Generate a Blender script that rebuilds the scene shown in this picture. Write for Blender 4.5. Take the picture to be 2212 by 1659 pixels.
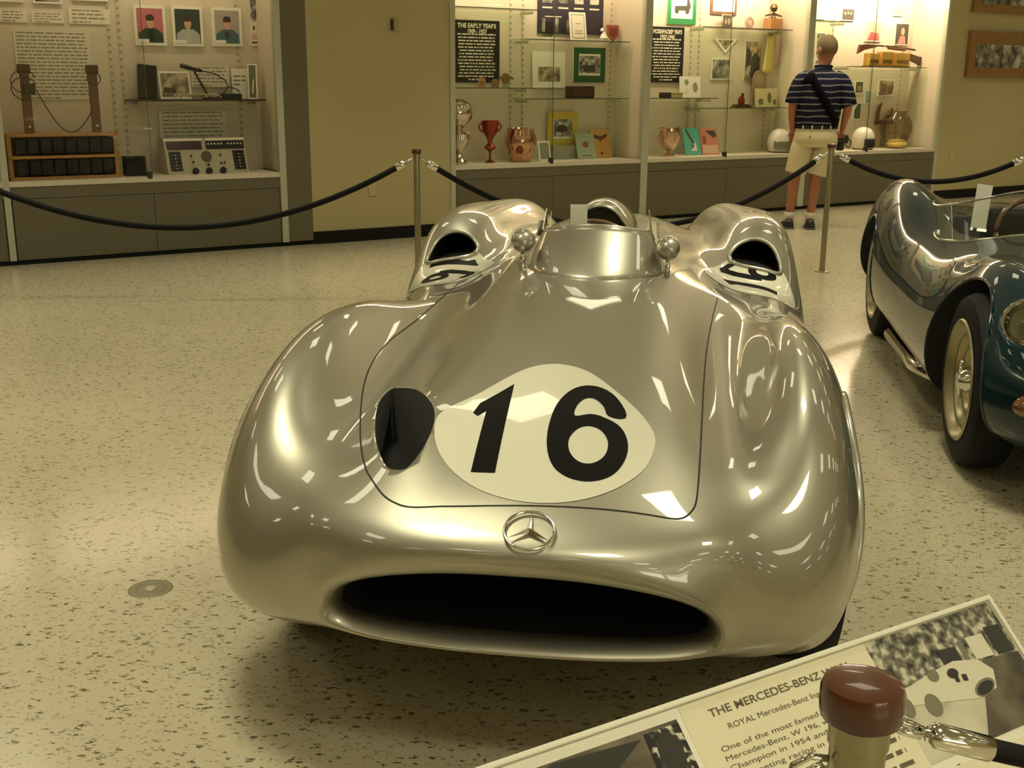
import bpy, bmesh, math, random
import numpy as np
from mathutils import Vector, Matrix
from mathutils.bvhtree import BVHTree
random.seed(7)
for o in list(bpy.data.objects):
    bpy.data.objects.remove(o)
SC = bpy.context.scene
COL = SC.collection

# ---------------------------------------------------------------- camera, world, exposure
F_PX = 2450.0
PITCH, ROLL, CAM_H = 0.26078, 0.0072, 1.35
fw = Vector((0, math.cos(PITCH), -math.sin(PITCH)))
r0 = Vector((1, 0, 0)); u0 = r0.cross(fw)
rt = math.cos(ROLL) * r0 + math.sin(ROLL) * u0
up = -math.sin(ROLL) * r0 + math.cos(ROLL) * u0
cd = bpy.data.cameras.new('camera')
cam = bpy.data.objects.new('camera', cd); COL.objects.link(cam)
cd.sensor_width = 36.0
cd.lens = F_PX * 36.0 / 2212.0
cd.clip_start = 0.05
M3 = Matrix((rt, up, -fw)).transposed()
cam.matrix_world = Matrix.Translation((0, 0, CAM_H)) @ M3.to_4x4()
SC.camera = cam
SC.view_settings.view_transform = 'Standard'
SC.view_settings.look = 'None'
SC.view_settings.gamma = 1.0
SC.view_settings.use_curve_mapping = False
SC.view_settings.exposure = -1.05
world = bpy.data.worlds.new('world'); SC.world = world
world.use_nodes = True
world.node_tree.nodes['Background'].inputs[0].default_value = (0.9, 0.85, 0.6, 1)
world.node_tree.nodes['Background'].inputs[1].default_value = 0.0
LIGHT_COL = (1.0, 0.945, 0.68)
TROFFER = 6.5
DOWNLIGHT = 24.0     # watts of each fitting's downward beam
WINDOW = 9.0
CASE_L = (22.0, 60.0, 110.0, 180.0)   # tube strength in the cases, left to right

# ---------------------------------------------------------------- helpers
MATS = {}
def mat(name, col, rough=0.5, metal=0.0, coat=0.0, emit=0.0, emit_col=None, spec=0.5, noise=0.0, nscale=20.0, bump=0.0, coat_ior=1.5):
    if name in MATS: return MATS[name]
    m = bpy.data.materials.new(name); m.use_nodes = True
    nt = m.node_tree; b = nt.nodes['Principled BSDF']
    b.inputs['Base Color'].default_value = (*col, 1)
    b.inputs['Roughness'].default_value = rough
    b.inputs['Metallic'].default_value = metal
    b.inputs['Coat Weight'].default_value = coat
    b.inputs['Coat Roughness'].default_value = 0.03
    b.inputs['Coat IOR'].default_value = coat_ior
    b.inputs['Specular IOR Level'].default_value = spec
    if emit:
        b.inputs['Emission Color'].default_value = (*(emit_col or col), 1)
        b.inputs['Emission Strength'].default_value = emit
    if noise or bump:
        tc = nt.nodes.new('ShaderNodeTexCoord'); n = nt.nodes.new('ShaderNodeTexNoise')
        n.inputs['Scale'].default_value = nscale; n.inputs['Detail'].default_value = 4
        nt.links.new(tc.outputs['Object'], n.inputs['Vector'])
        if noise:
            mx = nt.nodes.new('ShaderNodeMix'); mx.data_type = 'RGBA'
            mx.inputs['A'].default_value = (*[c * (1 - noise) for c in col], 1)
            mx.inputs['B'].default_value = (*[min(1, c * (1 + noise)) for c in col], 1)
            nt.links.new(n.outputs['Fac'], mx.inputs['Factor'])
            nt.links.new(mx.outputs['Result'], b.inputs['Base Color'])
        if bump:
            bp = nt.nodes.new('ShaderNodeBump'); bp.inputs['Strength'].default_value = bump
            bp.inputs['Distance'].default_value = 0.002
            nt.links.new(n.outputs['Fac'], bp.inputs['Height'])
            nt.links.new(bp.outputs['Normal'], b.inputs['Normal'])
    MATS[name] = m
    return m

def glass(name, tint=(0.95, 0.97, 0.93), refl=1.0, ior=1.45):
    if name in MATS: return MATS[name]
    m = bpy.data.materials.new(name); m.use_nodes = True
    nt = m.node_tree; nt.nodes.remove(nt.nodes['Principled BSDF'])
    out = nt.nodes['Material Output']
    tr = nt.nodes.new('ShaderNodeBsdfTransparent'); tr.inputs[0].default_value = (*tint, 1)
    gl = nt.nodes.new('ShaderNodeBsdfGlossy'); gl.inputs['Roughness'].default_value = 0.01
    # Schlick reflectance from the angle to the surface, the same on both faces of the sheet
    lw = nt.nodes.new('ShaderNodeLayerWeight'); lw.inputs['Blend'].default_value = 0.5
    def mth(op, a, b, clamp=False):
        n = nt.nodes.new('ShaderNodeMath'); n.operation = op; n.use_clamp = clamp
        for k, v in enumerate((a, b)):
            if v is None: continue
            if isinstance(v, float): n.inputs[k].default_value = v
            else: nt.links.new(v, n.inputs[k])
        return n.outputs[0]
    f0 = ((ior - 1) / (ior + 1)) ** 2
    one_m = lw.outputs['Facing']
    fac = mth('MULTIPLY', mth('ADD', mth('MULTIPLY', mth('POWER', one_m, 5.0), 1.0 - f0), f0), refl, True)
    mx = nt.nodes.new('ShaderNodeMixShader')
    nt.links.new(fac, mx.inputs[0])
    nt.links.new(tr.outputs[0], mx.inputs[1]); nt.links.new(gl.outputs[0], mx.inputs[2])
    nt.links.new(mx.outputs[0], out.inputs[0])
    MATS[name] = m
    return m

def mesh_obj(name, verts, faces, m=None, parent=None, smooth=False, loc=None, rotz=None):
    me = bpy.data.meshes.new(name)
    me.from_pydata([tuple(v) for v in verts], [], [tuple(f) for f in faces])
    me.update()
    return link(name, me, m, parent, smooth, loc, rotz)

def link(name, me, m=None, parent=None, smooth=False, loc=None, rotz=None):
    o = bpy.data.objects.new(name, me); COL.objects.link(o)
    if m is not None:
        for q in (m if isinstance(m, (list, tuple)) else [m]): me.materials.append(q)
    if smooth:
        me.polygons.foreach_set('use_smooth', [True] * len(me.polygons))
    if parent is not None: o.parent = parent
    if loc is not None: o.location = loc
    if rotz is not None: o.rotation_euler = (0, 0, rotz)
    return o

def bm_obj(name, bm, m=None, parent=None, smooth=False, loc=None, rotz=None):
    me = bpy.data.meshes.new(name); bm.normal_update(); bm.to_mesh(me); bm.free()
    return link(name, me, m, parent, smooth, loc, rotz)

def tag(o, label, cat, group=None):
    o['label'] = label; o['category'] = cat
    if group: o['group'] = group
    return o

def thing(name, label, cat, loc=(0, 0, 0), rotz=0.0, group=None):
    o = bpy.data.objects.new(name, None); COL.objects.link(o)
    o.empty_display_size = 0.1
    o.location = loc; o.rotation_euler = (0, 0, rotz)
    return tag(o, label, cat, group)

def struct(o):
    o['kind'] = 'structure'; return o

def add_box(bm, x0, x1, y0, y1, z0, z1, bev=0.0):
    vs = [bm.verts.new(p) for p in ((x0,y0,z0),(x1,y0,z0),(x1,y1,z0),(x0,y1,z0),(x0,y0,z1),(x1,y0,z1),(x1,y1,z1),(x0,y1,z1))]
    fs = [bm.faces.new([vs[i] for i in f]) for f in ((0,3,2,1),(4,5,6,7),(0,1,5,4),(1,2,6,5),(2,3,7,6),(3,0,4,7))]
    if bev:
        es = list({e for f in fs for e in f.edges})
        bmesh.ops.bevel(bm, geom=es, offset=bev, segments=2, affect='EDGES', profile=0.6)
    return vs

def box(name, x0, x1, y0, y1, z0, z1, m, parent=None, bev=0.0, loc=None, rotz=None):
    bm = bmesh.new(); add_box(bm, x0, x1, y0, y1, z0, z1, bev)
    return bm_obj(name, bm, m, parent, False, loc, rotz)

def tube_mesh(pts, rad, seg=10, caps=True):
    """pts: list of Vector, rad: float or list"""
    pts = [Vector(p) for p in pts]; n = len(pts)
    rad = [float(q) for q in rad] if isinstance(rad, (list, tuple)) else [float(rad)] * n
    V, Fc = [], []
    prev = None
    for i, p in enumerate(pts):
        t = (pts[min(i + 1, n - 1)] - pts[max(i - 1, 0)]).normalized()
        if prev is None:
            a = Vector((0, 0, 1)) if abs(t.z) < 0.9 else Vector((1, 0, 0))
            x = t.cross(a).normalized()
        else:
            x = (prev - t * prev.dot(t)).normalized()
        prev = x; y = t.cross(x)
        for k in range(seg):
            an = 2 * math.pi * k / seg
            V.append(p + rad[i] * (math.cos(an) * x + math.sin(an) * y))
    for i in range(n - 1):
        for k in range(seg):
            k2 = (k + 1) % seg
            Fc.append((i * seg + k, i * seg + k2, (i + 1) * seg + k2, (i + 1) * seg + k))
    if caps:
        Fc.append(tuple(range(seg - 1, -1, -1))); Fc.append(tuple((n - 1) * seg + k for k in range(seg)))
    return V, Fc

def tube(name, pts, rad, m, parent=None, seg=10, caps=True, loc=None, rotz=None):
    V, Fc = tube_mesh(pts, rad, seg, caps)
    return mesh_obj(name, V, Fc, m, parent, True, loc, rotz)

def lathe(name, prof, m, parent=None, seg=32, loc=None, axis='Z', rotz=None, sx=1.0, sy=1.0, cap=(True, True), ring=False):
    """prof: list of (r, h)"""
    if ring: prof = list(prof) + [prof[0]]; cap = (False, False)
    V, Fc = [], []
    for r, h in prof:
        for k in range(seg):
            a = 2 * math.pi * k / seg
            if axis == 'Z': V.append((sx * r * math.cos(a), sy * r * math.sin(a), h))
            elif axis == 'X': V.append((h, r * math.cos(a), r * math.sin(a)))
            else: V.append((r * math.cos(a), h, r * math.sin(a)))
    n = len(prof)
    for i in range(n - 1):
        for k in range(seg):
            k2 = (k + 1) % seg
            Fc.append((i * seg + k, i * seg + k2, (i + 1) * seg + k2, (i + 1) * seg + k))
    if cap[0] and prof[0][0] > 1e-6: Fc.append(tuple(range(seg - 1, -1, -1)))
    if cap[1] and prof[-1][0] > 1e-6: Fc.append(tuple((n - 1) * seg + k for k in range(seg)))
    o = mesh_obj(name, V, Fc, m, parent, True, loc, rotz)
    bm = bmesh.new(); bm.from_mesh(o.data)
    bmesh.ops.remove_doubles(bm, verts=bm.verts, dist=1e-6)
    bmesh.ops.recalc_face_normals(bm, faces=bm.faces)
    bm.to_mesh(o.data); bm.free()
    return sharpen(o)

def sharpen(o, ang=40):
    me = o.data
    bm = bmesh.new(); bm.from_mesh(me)
    for f in bm.faces: f.smooth = True
    for e in bm.edges:
        if len(e.link_faces) == 2:
            e.smooth = e.calc_face_angle(0) < math.radians(ang)
    bm.to_mesh(me); bm.free()
    return o

def copy_tree(o, parent=None):
    c = o.copy(); COL.objects.link(c); c.parent = parent
    for ch in list(o.children): copy_tree(ch, c)
    return c
# ---------------------------------------------------------------- room (wall frame: u along the back wall, d behind its face)
W0 = Vector((-3.788, 8.312, 0)); WANG = math.radians(32.04)
WU = Vector((math.cos(WANG), math.sin(WANG), 0)); WN = Vector((-math.sin(WANG), math.cos(WANG), 0))
def WL(u, d, z=0.0): return W0 + WU * u + WN * d + Vector((0, 0, z))
CEIL = 3.2
RU0, RU1, RD0 = -8.0, 17.0, -17.0

def floor_mat():
    m = bpy.data.materials.new('terrazzo'); m.use_nodes = True
    nt = m.node_tree; b = nt.nodes['Principled BSDF']; L = nt.links
    tc0 = nt.nodes.new('ShaderNodeTexCoord')
    mp = nt.nodes.new('ShaderNodeMapping'); mp.inputs['Rotation'].default_value = (0, 0, math.radians(12)); mp.inputs['Scale'].default_value = (0.5, 1.0, 1.0)
    L.new(tc0.outputs['Object'], mp.inputs['Vector'])
    class _T: outputs = {'Object': mp.outputs['Vector']}
    tc = _T
    def voro(scale, dist, thr, soft=0.04):
        # irregular chips: warped voronoi cells kept at random
        n = nt.nodes.new('ShaderNodeTexNoise'); n.inputs['Scale'].default_value = scale * 1.3; n.inputs['Detail'].default_value = 2
        L.new(tc.outputs['Object'], n.inputs['Vector'])
        mv = nt.nodes.new('ShaderNodeMix'); mv.data_type = 'VECTOR'; mv.inputs['Factor'].default_value = dist / scale * 6
        L.new(tc.outputs['Object'], mv.inputs['A']); L.new(n.outputs['Color'], mv.inputs['B'])
        v = nt.nodes.new('ShaderNodeTexVoronoi'); v.inputs['Scale'].default_value = scale
        L.new(mv.outputs['Result'], v.inputs['Vector'])
        sp = nt.nodes.new('ShaderNodeSeparateColor'); L.new(v.outputs['Color'], sp.inputs[0])
        lt = nt.nodes.new('ShaderNodeMath'); lt.operation = 'LESS_THAN'; lt.inputs[1].default_value = thr
        L.new(sp.outputs[0], lt.inputs[0])
        dd = nt.nodes.new('ShaderNodeMath'); dd.operation = 'LESS_THAN'; dd.inputs[1].default_value = 0.42
        L.new(v.outputs['Distance'], dd.inputs[0])
        mu = nt.nodes.new('ShaderNodeMath'); mu.operation = 'MULTIPLY'
        L.new(lt.outputs[0], mu.inputs[0]); L.new(dd.outputs[0], mu.inputs[1])
        return mu.outputs[0], sp.outputs[1]
    f1, t1 = voro(95, 0.35, 0.17)
    f2, t2 = voro(190, 0.35, 0.20)
    big = nt.nodes.new('ShaderNodeTexNoise'); big.inputs['Scale'].default_value = 1.5; L.new(tc.outputs['Object'], big.inputs['Vector'])
    cr = nt.nodes.new('ShaderNodeMix'); cr.data_type = 'RGBA'
    cr.inputs['A'].default_value = (0.47, 0.415, 0.275, 1); cr.inputs['B'].default_value = (0.53, 0.47, 0.325, 1)
    L.new(big.outputs['Fac'], cr.inputs['Factor'])
    m1 = nt.nodes.new('ShaderNodeMix'); m1.data_type = 'RGBA'; m1.inputs['B'].default_value = (0.115, 0.105, 0.06, 1)
    L.new(f1, m1.inputs['Factor']); L.new(cr.outputs['Result'], m1.inputs['A'])
    m2 = nt.nodes.new('ShaderNodeMix'); m2.data_type = 'RGBA'; m2.inputs['B'].default_value = (0.24, 0.21, 0.13, 1)
    L.new(f2, m2.inputs['Factor']); L.new(m1.outputs['Result'], m2.inputs['A'])
    L.new(m2.outputs['Result'], b.inputs['Base Color'])
    b.inputs['Roughness'].default_value = 0.17
    b.inputs['Specular IOR Level'].default_value = 0.5
    return m
fc = [WL(RU0, RD0), WL(RU1, RD0), WL(RU1, 0.7), WL(RU0, 0.7)]
struct(mesh_obj('floor', fc + [p - Vector((0, 0, .1)) for p in fc], [(0,1,2,3),(7,6,5,4),(0,4,5,1),(1,5,6,2),(2,6,7,3),(3,7,4,0)], floor_mat()))
M_CEIL = mat('ceiling_white', (0.40, 0.38, 0.30), rough=0.9)
struct(mesh_obj('ceiling', [p + Vector((0, 0, CEIL)) for p in fc] + [p + Vector((0, 0, CEIL + .1)) for p in fc], [(3,2,1,0),(4,5,6,7),(0,1,5,4),(1,2,6,5),(2,3,7,6),(3,0,4,7)], M_CEIL))
M_WALL = mat('wall_beige', (0.44, 0.375, 0.19), rough=0.75, noise=0.03, nscale=60)
M_BASEB = mat('baseboard_black', (0.008, 0.008, 0.007), rough=0.6, spec=0.2)
def wbox(name, u0, u1, d0, d1, z0, z1, m, parent=None, bev=0.0):
    """box in wall coordinates; origin at its lower front left corner"""
    if parent is None:
        return box(name, 0, u1 - u0, 0, d1 - d0, 0, z1 - z0, m, None, bev, WL(u0, d0, z0), WANG)
    p = parent['wo'] if 'wo' in parent else (parent.parent['wo'] if parent.parent and 'wo' in parent.parent else (0, 0, 0))
    return box(name, u0 - p[0], u1 - p[0], d0 - p[1], d1 - p[1], z0 - p[2], z1 - p[2], m, parent, bev)
# plain wall pieces between the cases and the wall round the rest of the hall
struct(wbox('wall_back', 2.47, 3.80, 0, 0.7, 0, CEIL, M_WALL))
struct(wbox('wall_back_right', 10.45, RU1, 0, 0.7, 0, CEIL, M_WALL))
struct(wbox('wall_back_left', RU0, -2.1, 0, 0.7, 0, CEIL, M_WALL))
struct(wbox('wall_back_behind', RU0, RU1, 0.7, 0.8, 0, CEIL, M_WALL))
struct(wbox('wall_right', RU1, RU1 + .1, RD0, 0.8, 0, CEIL, M_WALL))
struct(wbox('wall_left', RU0 - .1, RU0, RD0, 0.8, 0, CEIL, M_WALL))
struct(wbox('wall_front', RU0, RU1, RD0 - .1, RD0, 0, CEIL, M_WALL))
struct(wbox('baseboard_back', 2.47, 3.80, -0.012, 0.0, 0, 0.105, M_BASEB))
struct(wbox('baseboard_right', 10.45, RU1, -0.012, 0.0, 0, 0.105, M_BASEB))
# ceiling lamps: rows of square recessed fluorescent fittings
M_TROF = mat('troffer_diffuser', (1, 1, 1), emit=TROFFER, emit_col=LIGHT_COL)
M_TRIM = mat('fixture_trim', (0.6, 0.58, 0.5), rough=0.5)
proto = None
for a in range(-4, 7):
    for c in range(-1, 6):
        u = 1.89 + a * 2.44; d = -4.12 - c * 2.44
        if not (RU0 + .5 < u < RU1 - .5 and RD0 + .5 < d < -.6): continue
        t = thing('ceiling_light_offscreen', 'square recessed fluorescent light in the ceiling grid', 'light', WL(u, d, CEIL), WANG, 'ceiling lights')
        if proto is None:
            fr = bmesh.new()
            for q in ((-.33,.33,-.33,-.30),(-.33,.33,.30,.33),(-.33,-.30,-.30,.30),(.30,.33,-.30,.30)): add_box(fr, q[0], q[1], q[2], q[3], -.02, 0)
            f = bm_obj('frame', fr, M_TRIM, t)
            g = box('diffuser_offscreen', -.30, .30, -.30, .30, -.012, 0, M_TROF, t)
            ld = bpy.data.lights.new('downlight_offscreen', 'AREA'); ld.shape = 'SQUARE'; ld.size = .56; ld.energy = DOWNLIGHT
            ld.color = LIGHT_COL; ld.spread = math.radians(88)
            lo = bpy.data.objects.new('downlight_offscreen', ld); COL.objects.link(lo); lo.parent = t; lo.location = (0, 0, -.02)
            proto = (f, g, lo)
        else:
            for p in proto:
                k = p.copy(); COL.objects.link(k); k.parent = t
# window with a venetian blind in the wall behind the photographer
M_DAY = mat('daylight', (1, 1, 1), emit=WINDOW, emit_col=(1.0, 0.97, 0.75))
M_SLAT = mat('blind_slat', (0.6, 0.58, 0.48), rough=0.5)
for k, (wu, ww) in enumerate(((-2.7, 2.3), (0.1, 2.3))):
    wn = bpy.data.objects.new('window_%d_offscreen' % (k + 1), None); COL.objects.link(wn); wn['kind'] = 'structure'
    wn.location = WL(wu, RD0, 1.0); wn.rotation_euler = (0, 0, WANG)
    box('pane_offscreen', 0, ww, 0.002, .012, 0, 1.6, M_DAY, wn)
    bm = bmesh.new()
    for q in ((-.06, ww + .06, -.06, 0), (-.06, ww + .06, 1.6, 1.66)): add_box(bm, q[0], q[1], 0, .06, q[2], q[3])
    for q in ((-.06, 0), (ww, ww + .06)): add_box(bm, q[0], q[1], 0, .06, 0, 1.6)
    bm_obj('window_frame', bm, M_TRIM, wn)
    sl = box('blind_slat', .01, ww - .01, .03, .07, 0, .004, M_SLAT, wn); sl.rotation_euler = (.5, 0, 0)
    for j in range(1, 22):
        s2 = sl.copy(); COL.objects.link(s2); s2.location = (0, 0, j * .075)
# ---------------------------------------------------------------- spline surfaces
def bspline_fit(P, periodic, amt=1.0):
    """control points so that a uniform cubic B-spline passes (amt=1) through P along axis 0"""
    n = P.shape[0]
    A = np.zeros((n, n))
    for i in range(n):
        A[i, i] += 4 / 6
        if periodic:
            A[i, (i - 1) % n] += 1 / 6; A[i, (i + 1) % n] += 1 / 6
        elif 0 < i < n - 1:
            A[i, i - 1] += 1 / 6; A[i, i + 1] += 1 / 6
        else:
            A[i, i] = 1.0
    Q = np.linalg.solve(A, P.reshape(n, -1)).reshape(P.shape)
    return P + amt * (Q - P)
def bspline_eval(Q, periodic, sub):
    n = Q.shape[0]; out = []
    if periodic: get = lambda i: Q[i % n]; segs = n
    else:
        get = lambda i: (2 * Q[0] - Q[1]) if i < 0 else ((2 * Q[-1] - Q[-2]) if i >= n else Q[i]); segs = n - 1
    for i in range(segs):
        for k in range(sub):
            t = k / sub
            b = ((1 - t) ** 3 / 6, (3 * t ** 3 - 6 * t * t + 4) / 6, (-3 * t ** 3 + 3 * t * t + 3 * t + 1) / 6, t ** 3 / 6)
            out.append(b[0] * get(i - 1) + b[1] * get(i) + b[2] * get(i + 1) + b[3] * get(i + 2))
    if not periodic: out.append((get(n - 2) + 4 * get(n - 1) + get(n)) / 6)
    return np.array(out)
def loft(half, sub_i=7, sub_j=6, amt_i=0.85, amt_j=0.85):
    """half: rings x points x (s,t,z) for the right half, t>=0, first and last on t=0 -> grid closed around"""
    P = np.array(half, float)
    L = P[:, -2:0:-1].copy(); L[:, :, 1] *= -1
    P = np.concatenate([P, L], axis=1)
    Q = bspline_fit(P, False, amt_i)
    Q = np.swapaxes(bspline_fit(np.swapaxes(Q, 0, 1), True, amt_j), 0, 1)
    S = bspline_eval(Q, False, sub_i)
    S = np.swapaxes(bspline_eval(np.swapaxes(S, 0, 1), True, sub_j), 0, 1)
    return S
def grid_mesh(S, cap0=False, cap1=True):
    n, m = S.shape[:2]
    V = [tuple(p) for p in S.reshape(-1, 3)]
    Fc = [(i * m + k, (i + 1) * m + k, (i + 1) * m + (k + 1) % m, i * m + (k + 1) % m) for i in range(n - 1) for k in range(m)]
    if cap0: Fc.append(tuple(range(m)))
    if cap1: Fc.append(tuple((n - 1) * m + k for k in range(m - 1, -1, -1)))
    return V, Fc
def apply_booleans(o, cutters):
    for c in cutters:
        md = o.modifiers.new('cut', 'BOOLEAN'); md.operation = 'DIFFERENCE'; md.solver = 'EXACT'; md.object = c
        md.material_mode = 'TRANSFER'
    dg = bpy.context.evaluated_depsgraph_get()
    me = bpy.data.meshes.new_from_object(o.evaluated_get(dg))
    o.modifiers.clear(); o.data = me
    for c in cutters:
        bpy.data.objects.remove(c)
    return o

# ---------------------------------------------------------------- silver streamlined racing car
CAR_YAW = math.radians(8.25)
CAR_O = Vector((-0.012, 1.845, 0.0))
# car frame: x = back from the nose (s), y = -(t) ... stored as (s, -t, z), turned so that +x runs away from the camera
car = thing('racing_car', 'silver streamlined racing car with black number 16 on a white roundel', 'car', CAR_O, math.pi / 2 - CAR_YAW)
def cl(s, t, z): return (s, -t, z)
M_SILVER = mat('silver_paint', (0.43, 0.41, 0.325), rough=0.42, metal=0.92, coat=1.0, coat_ior=1.85)
M_BLACK = mat('recess_shade_black', (0.02, 0.02, 0.018), rough=0.9, spec=0.2)  # dark finish inside openings and wheel wells, recess shade put into the colour
def ring(s, rows):
    return [((s if len(r) == 2 else r[0]), r[-2], r[-1]) for r in rows]
mouth = [(0,.468),(.13,.464),(.25,.446),(.325,.420),(.362,.394),(.376,.366),(.369,.347),(.342,.335),(.288,.326),(.205,.320),(.107,.317),(0,.316)]
m_s = [.085,.088,.10,.12,.135,.145,.15,.15,.145,.14,.135,.135]
lipd = [(0,.024),(.003,.024),(.012,.022),(.019,.017),(.023,.01),(.025,0),(.022,-.012),(.017,-.018),(.010,-.021),(.005,-.022),(.002,-.022),(0,-.022)]
R = []
R.append([(.30, t*.97, (z-.37)*.95+.37) for t, z in mouth])
R.append([(.19, t*.985, (z-.37)*.98+.37) for t, z in mouth])
R.append([(s, t, z) for s, (t, z) in zip(m_s, mouth)])
R.append([(s-.034, t+a, z+b) for s, (t, z), (a, b) in zip(m_s, mouth, lipd)])
R.append(ring(0, [(.052,0,.53),(.056,.14,.527),(.075,.28,.508),(.107,.375,.466),(.125,.42,.42),(.135,.437,.365),(.14,.43,.318),(.16,.41,.300),(.165,.345,.290),(.165,.24,.286),(.165,.12,.284),(.165,0,.283)]))
R.append(ring(0, [(.105,0,.563),(.108,.15,.56),(.12,.30,.548),(.145,.41,.52),(.165,.48,.445),(.185,.535,.38),(.20,.56,.33),(.215,.545,.285),(.24,.48,.258),(.255,.35,.252),(.26,.18,.250),(.26,0,.250)]))
R.append(ring(0, [(.21,0,.604),(.215,.15,.60),(.22,.30,.585),(.225,.42,.552),(.235,.50,.515),(.25,.59,.455),(.27,.645,.39),(.29,.655,.32),(.33,.61,.235),(.35,.46,.205),(.37,.24,.20),(.37,0,.20)]))
R.append(ring(0, [(.38,0,.645),(.38,.15,.641),(.37,.30,.623),(.355,.425,.583),(.36,.510,.585),(.365,.60,.575),(.38,.68,.505),(.395,.712,.39),(.39,.67,.235),(.40,.52,.19),(.41,.26,.185),(.41,0,.185)]))
R.append(ring(0, [(.57,0,.681),(.57,.15,.677),(.56,.30,.655),(.55,.430,.596),(.55,.520,.652),(.545,.605,.695),(.555,.70,.61),(.565,.745,.43),(.57,.70,.235),(.57,.55,.17),(.57,.27,.165),(.57,0,.165)]))
R.append(ring(.80, [(0,.714),(.15,.710),(.30,.683),(.432,.612),(.522,.690),(.605,.758),(.712,.672),(.762,.45),(.72,.23),(.56,.16),(.28,.155),(0,.155)]))
R.append(ring(1.06, [(0,.744),(.15,.739),(.30,.705),(.432,.628),(.525,.700),(.605,.768),(.715,.68),(.775,.45),(.74,.23),(.56,.16),(.28,.155),(0,.155)]))
R.append(ring(1.34, [(0,.772),(.15,.767),(.295,.730),(.425,.655),(.52,.695),(.605,.735),(.705,.655),(.785,.44),(.76,.23),(.56,.16),(.28,.155),(0,.155)]))
R.append(ring(1.64, [(0,.795),(.15,.79),(.285,.752),(.41,.690),(.51,.679),(.605,.673),(.70,.615),(.78,.44),(.76,.23),(.56,.16),(.28,.155),(0,.155)]))
R.append(ring(1.94, [(0,.80),(.15,.795),(.28,.765),(.405,.706),(.505,.670),(.605,.655),(.70,.60),(.78,.44),(.76,.23),(.56,.16),(.28,.155),(0,.155)]))
R.append(ring(2.18, [(0,.80),(.15,.795),(.28,.765),(.40,.705),(.50,.680),(.605,.668),(.71,.61),(.785,.44),(.765,.23),(.56,.16),(.28,.155),(0,.155)]))
R.append(ring(2.37, [(0,.80),(.15,.795),(.28,.765),(.42,.705),(.50,.738),(.62,.748),(.735,.665),(.795,.44),(.765,.23),(.56,.16),(.28,.155),(0,.155)]))
R.append(ring(2.53, [(0,.80),(.15,.795),(.28,.76),(.42,.722),(.51,.79),(.645,.82),(.745,.72),(.785,.45),(.77,.23),(.56,.16),(.28,.155),(0,.155)]))
R.append(ring(2.74, [(0,.80),(.14,.795),(.27,.76),(.415,.728),(.505,.812),(.645,.845),(.745,.75),(.78,.45),(.775,.23),(.56,.16),(.28,.155),(0,.155)]))
R.append(ring(3.05, [(0,.795),(.14,.79),(.26,.755),(.405,.725),(.50,.805),(.635,.843),(.735,.755),(.775,.45),(.77,.23),(.56,.16),(.28,.155),(0,.155)]))
R.append(ring(3.4, [(0,.775),(.13,.77),(.25,.735),(.38,.705),(.455,.785),(.58,.822),(.705,.725),(.765,.44),(.735,.24),(.54,.17),(.27,.165),(0,.165)]))
R.append(ring(3.74, [(0,.725),(.12,.72),(.23,.69),(.325,.665),(.395,.745),(.51,.795),(.635,.675),(.69,.43),(.665,.26),(.50,.195),(.25,.19),(0,.19)]))
R.append(ring(4.02, [(0,.64),(.11,.635),(.21,.615),(.295,.60),(.36,.645),(.455,.675),(.545,.58),(.585,.42),(.56,.30),(.42,.245),(.21,.24),(0,.24)]))
R.append(ring(4.19, [(0,.53),(.09,.528),(.17,.52),(.24,.515),(.29,.525),(.36,.53),(.42,.48),(.44,.42),(.42,.36),(.32,.325),(.16,.32),(0,.32)]))
R.append(ring(4.24, [(0,.46),(.06,.459),(.11,.455),(.155,.45),(.19,.448),(.23,.445),(.26,.43),(.265,.41),(.25,.39),(.19,.375),(.1,.372),(0,.37)]))
TW = 0.962
R = [[(a, b * TW, c) for a, b, c in r] for r in R]
S_BODY = loft(R, 8, 7, 0.7, 0.85)
# one-sided swelling on the bonnet beside the round inlet
def bulge(S):
    s, t, z = S[..., 0], S[..., 1], S[..., 2]
    g = np.exp(-((s - 0.42) / 0.20) ** 2 - ((t + 0.245) / 0.085) ** 2)
    sm = lambda x, a, b: (lambda q: q * q * (3 - 2 * q))(np.clip((x - a) / (b - a), 0, 1))
    S[..., 1] = t - 0.018 * sm(np.abs(t), .32, .62) * (1 - sm(s, .9, 1.6))
    S[..., 2] = z + 0.030 * g * (z > 0.5)
    return S
S_BODY = bulge(S_BODY)
S_BODY[:34, :, 1] += .010 * np.clip((34 - np.arange(34)) / 12.0, 0, 1)[:, None]   # mouth sits a touch to one side
# the air duct runs on back to the radiator
_d = S_BODY[:1].copy(); _d[..., 0] = 0.62
S_BODY = np.concatenate([_d, S_BODY], axis=0)
def carify(S):
    S = S.copy(); S[..., 1] *= -1; return S
Vb, Fb = grid_mesh(carify(S_BODY), cap0=True)
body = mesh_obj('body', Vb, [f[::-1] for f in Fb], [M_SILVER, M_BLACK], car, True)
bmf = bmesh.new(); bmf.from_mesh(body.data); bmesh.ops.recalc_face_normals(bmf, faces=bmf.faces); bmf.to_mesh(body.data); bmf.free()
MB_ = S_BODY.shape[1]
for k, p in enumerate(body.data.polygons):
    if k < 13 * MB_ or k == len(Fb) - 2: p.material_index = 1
BODY_BVH = BVHTree.FromPolygons([v.co[:] for v in body.data.vertices], [tuple(p.vertices) for p in body.data.polygons])
def on_body(s, t, z0=1.2, off=0.0):
    h = BODY_BVH.ray_cast(Vector((s, -t, z0)), Vector((0, 0, -1)))
    if h[0] is None: return Vector((s, -t, 0.6)), Vector((0, 0, 1))
    n = h[1] if h[1].z > 0 else -h[1]
    return h[0] + n * off, n
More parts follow.
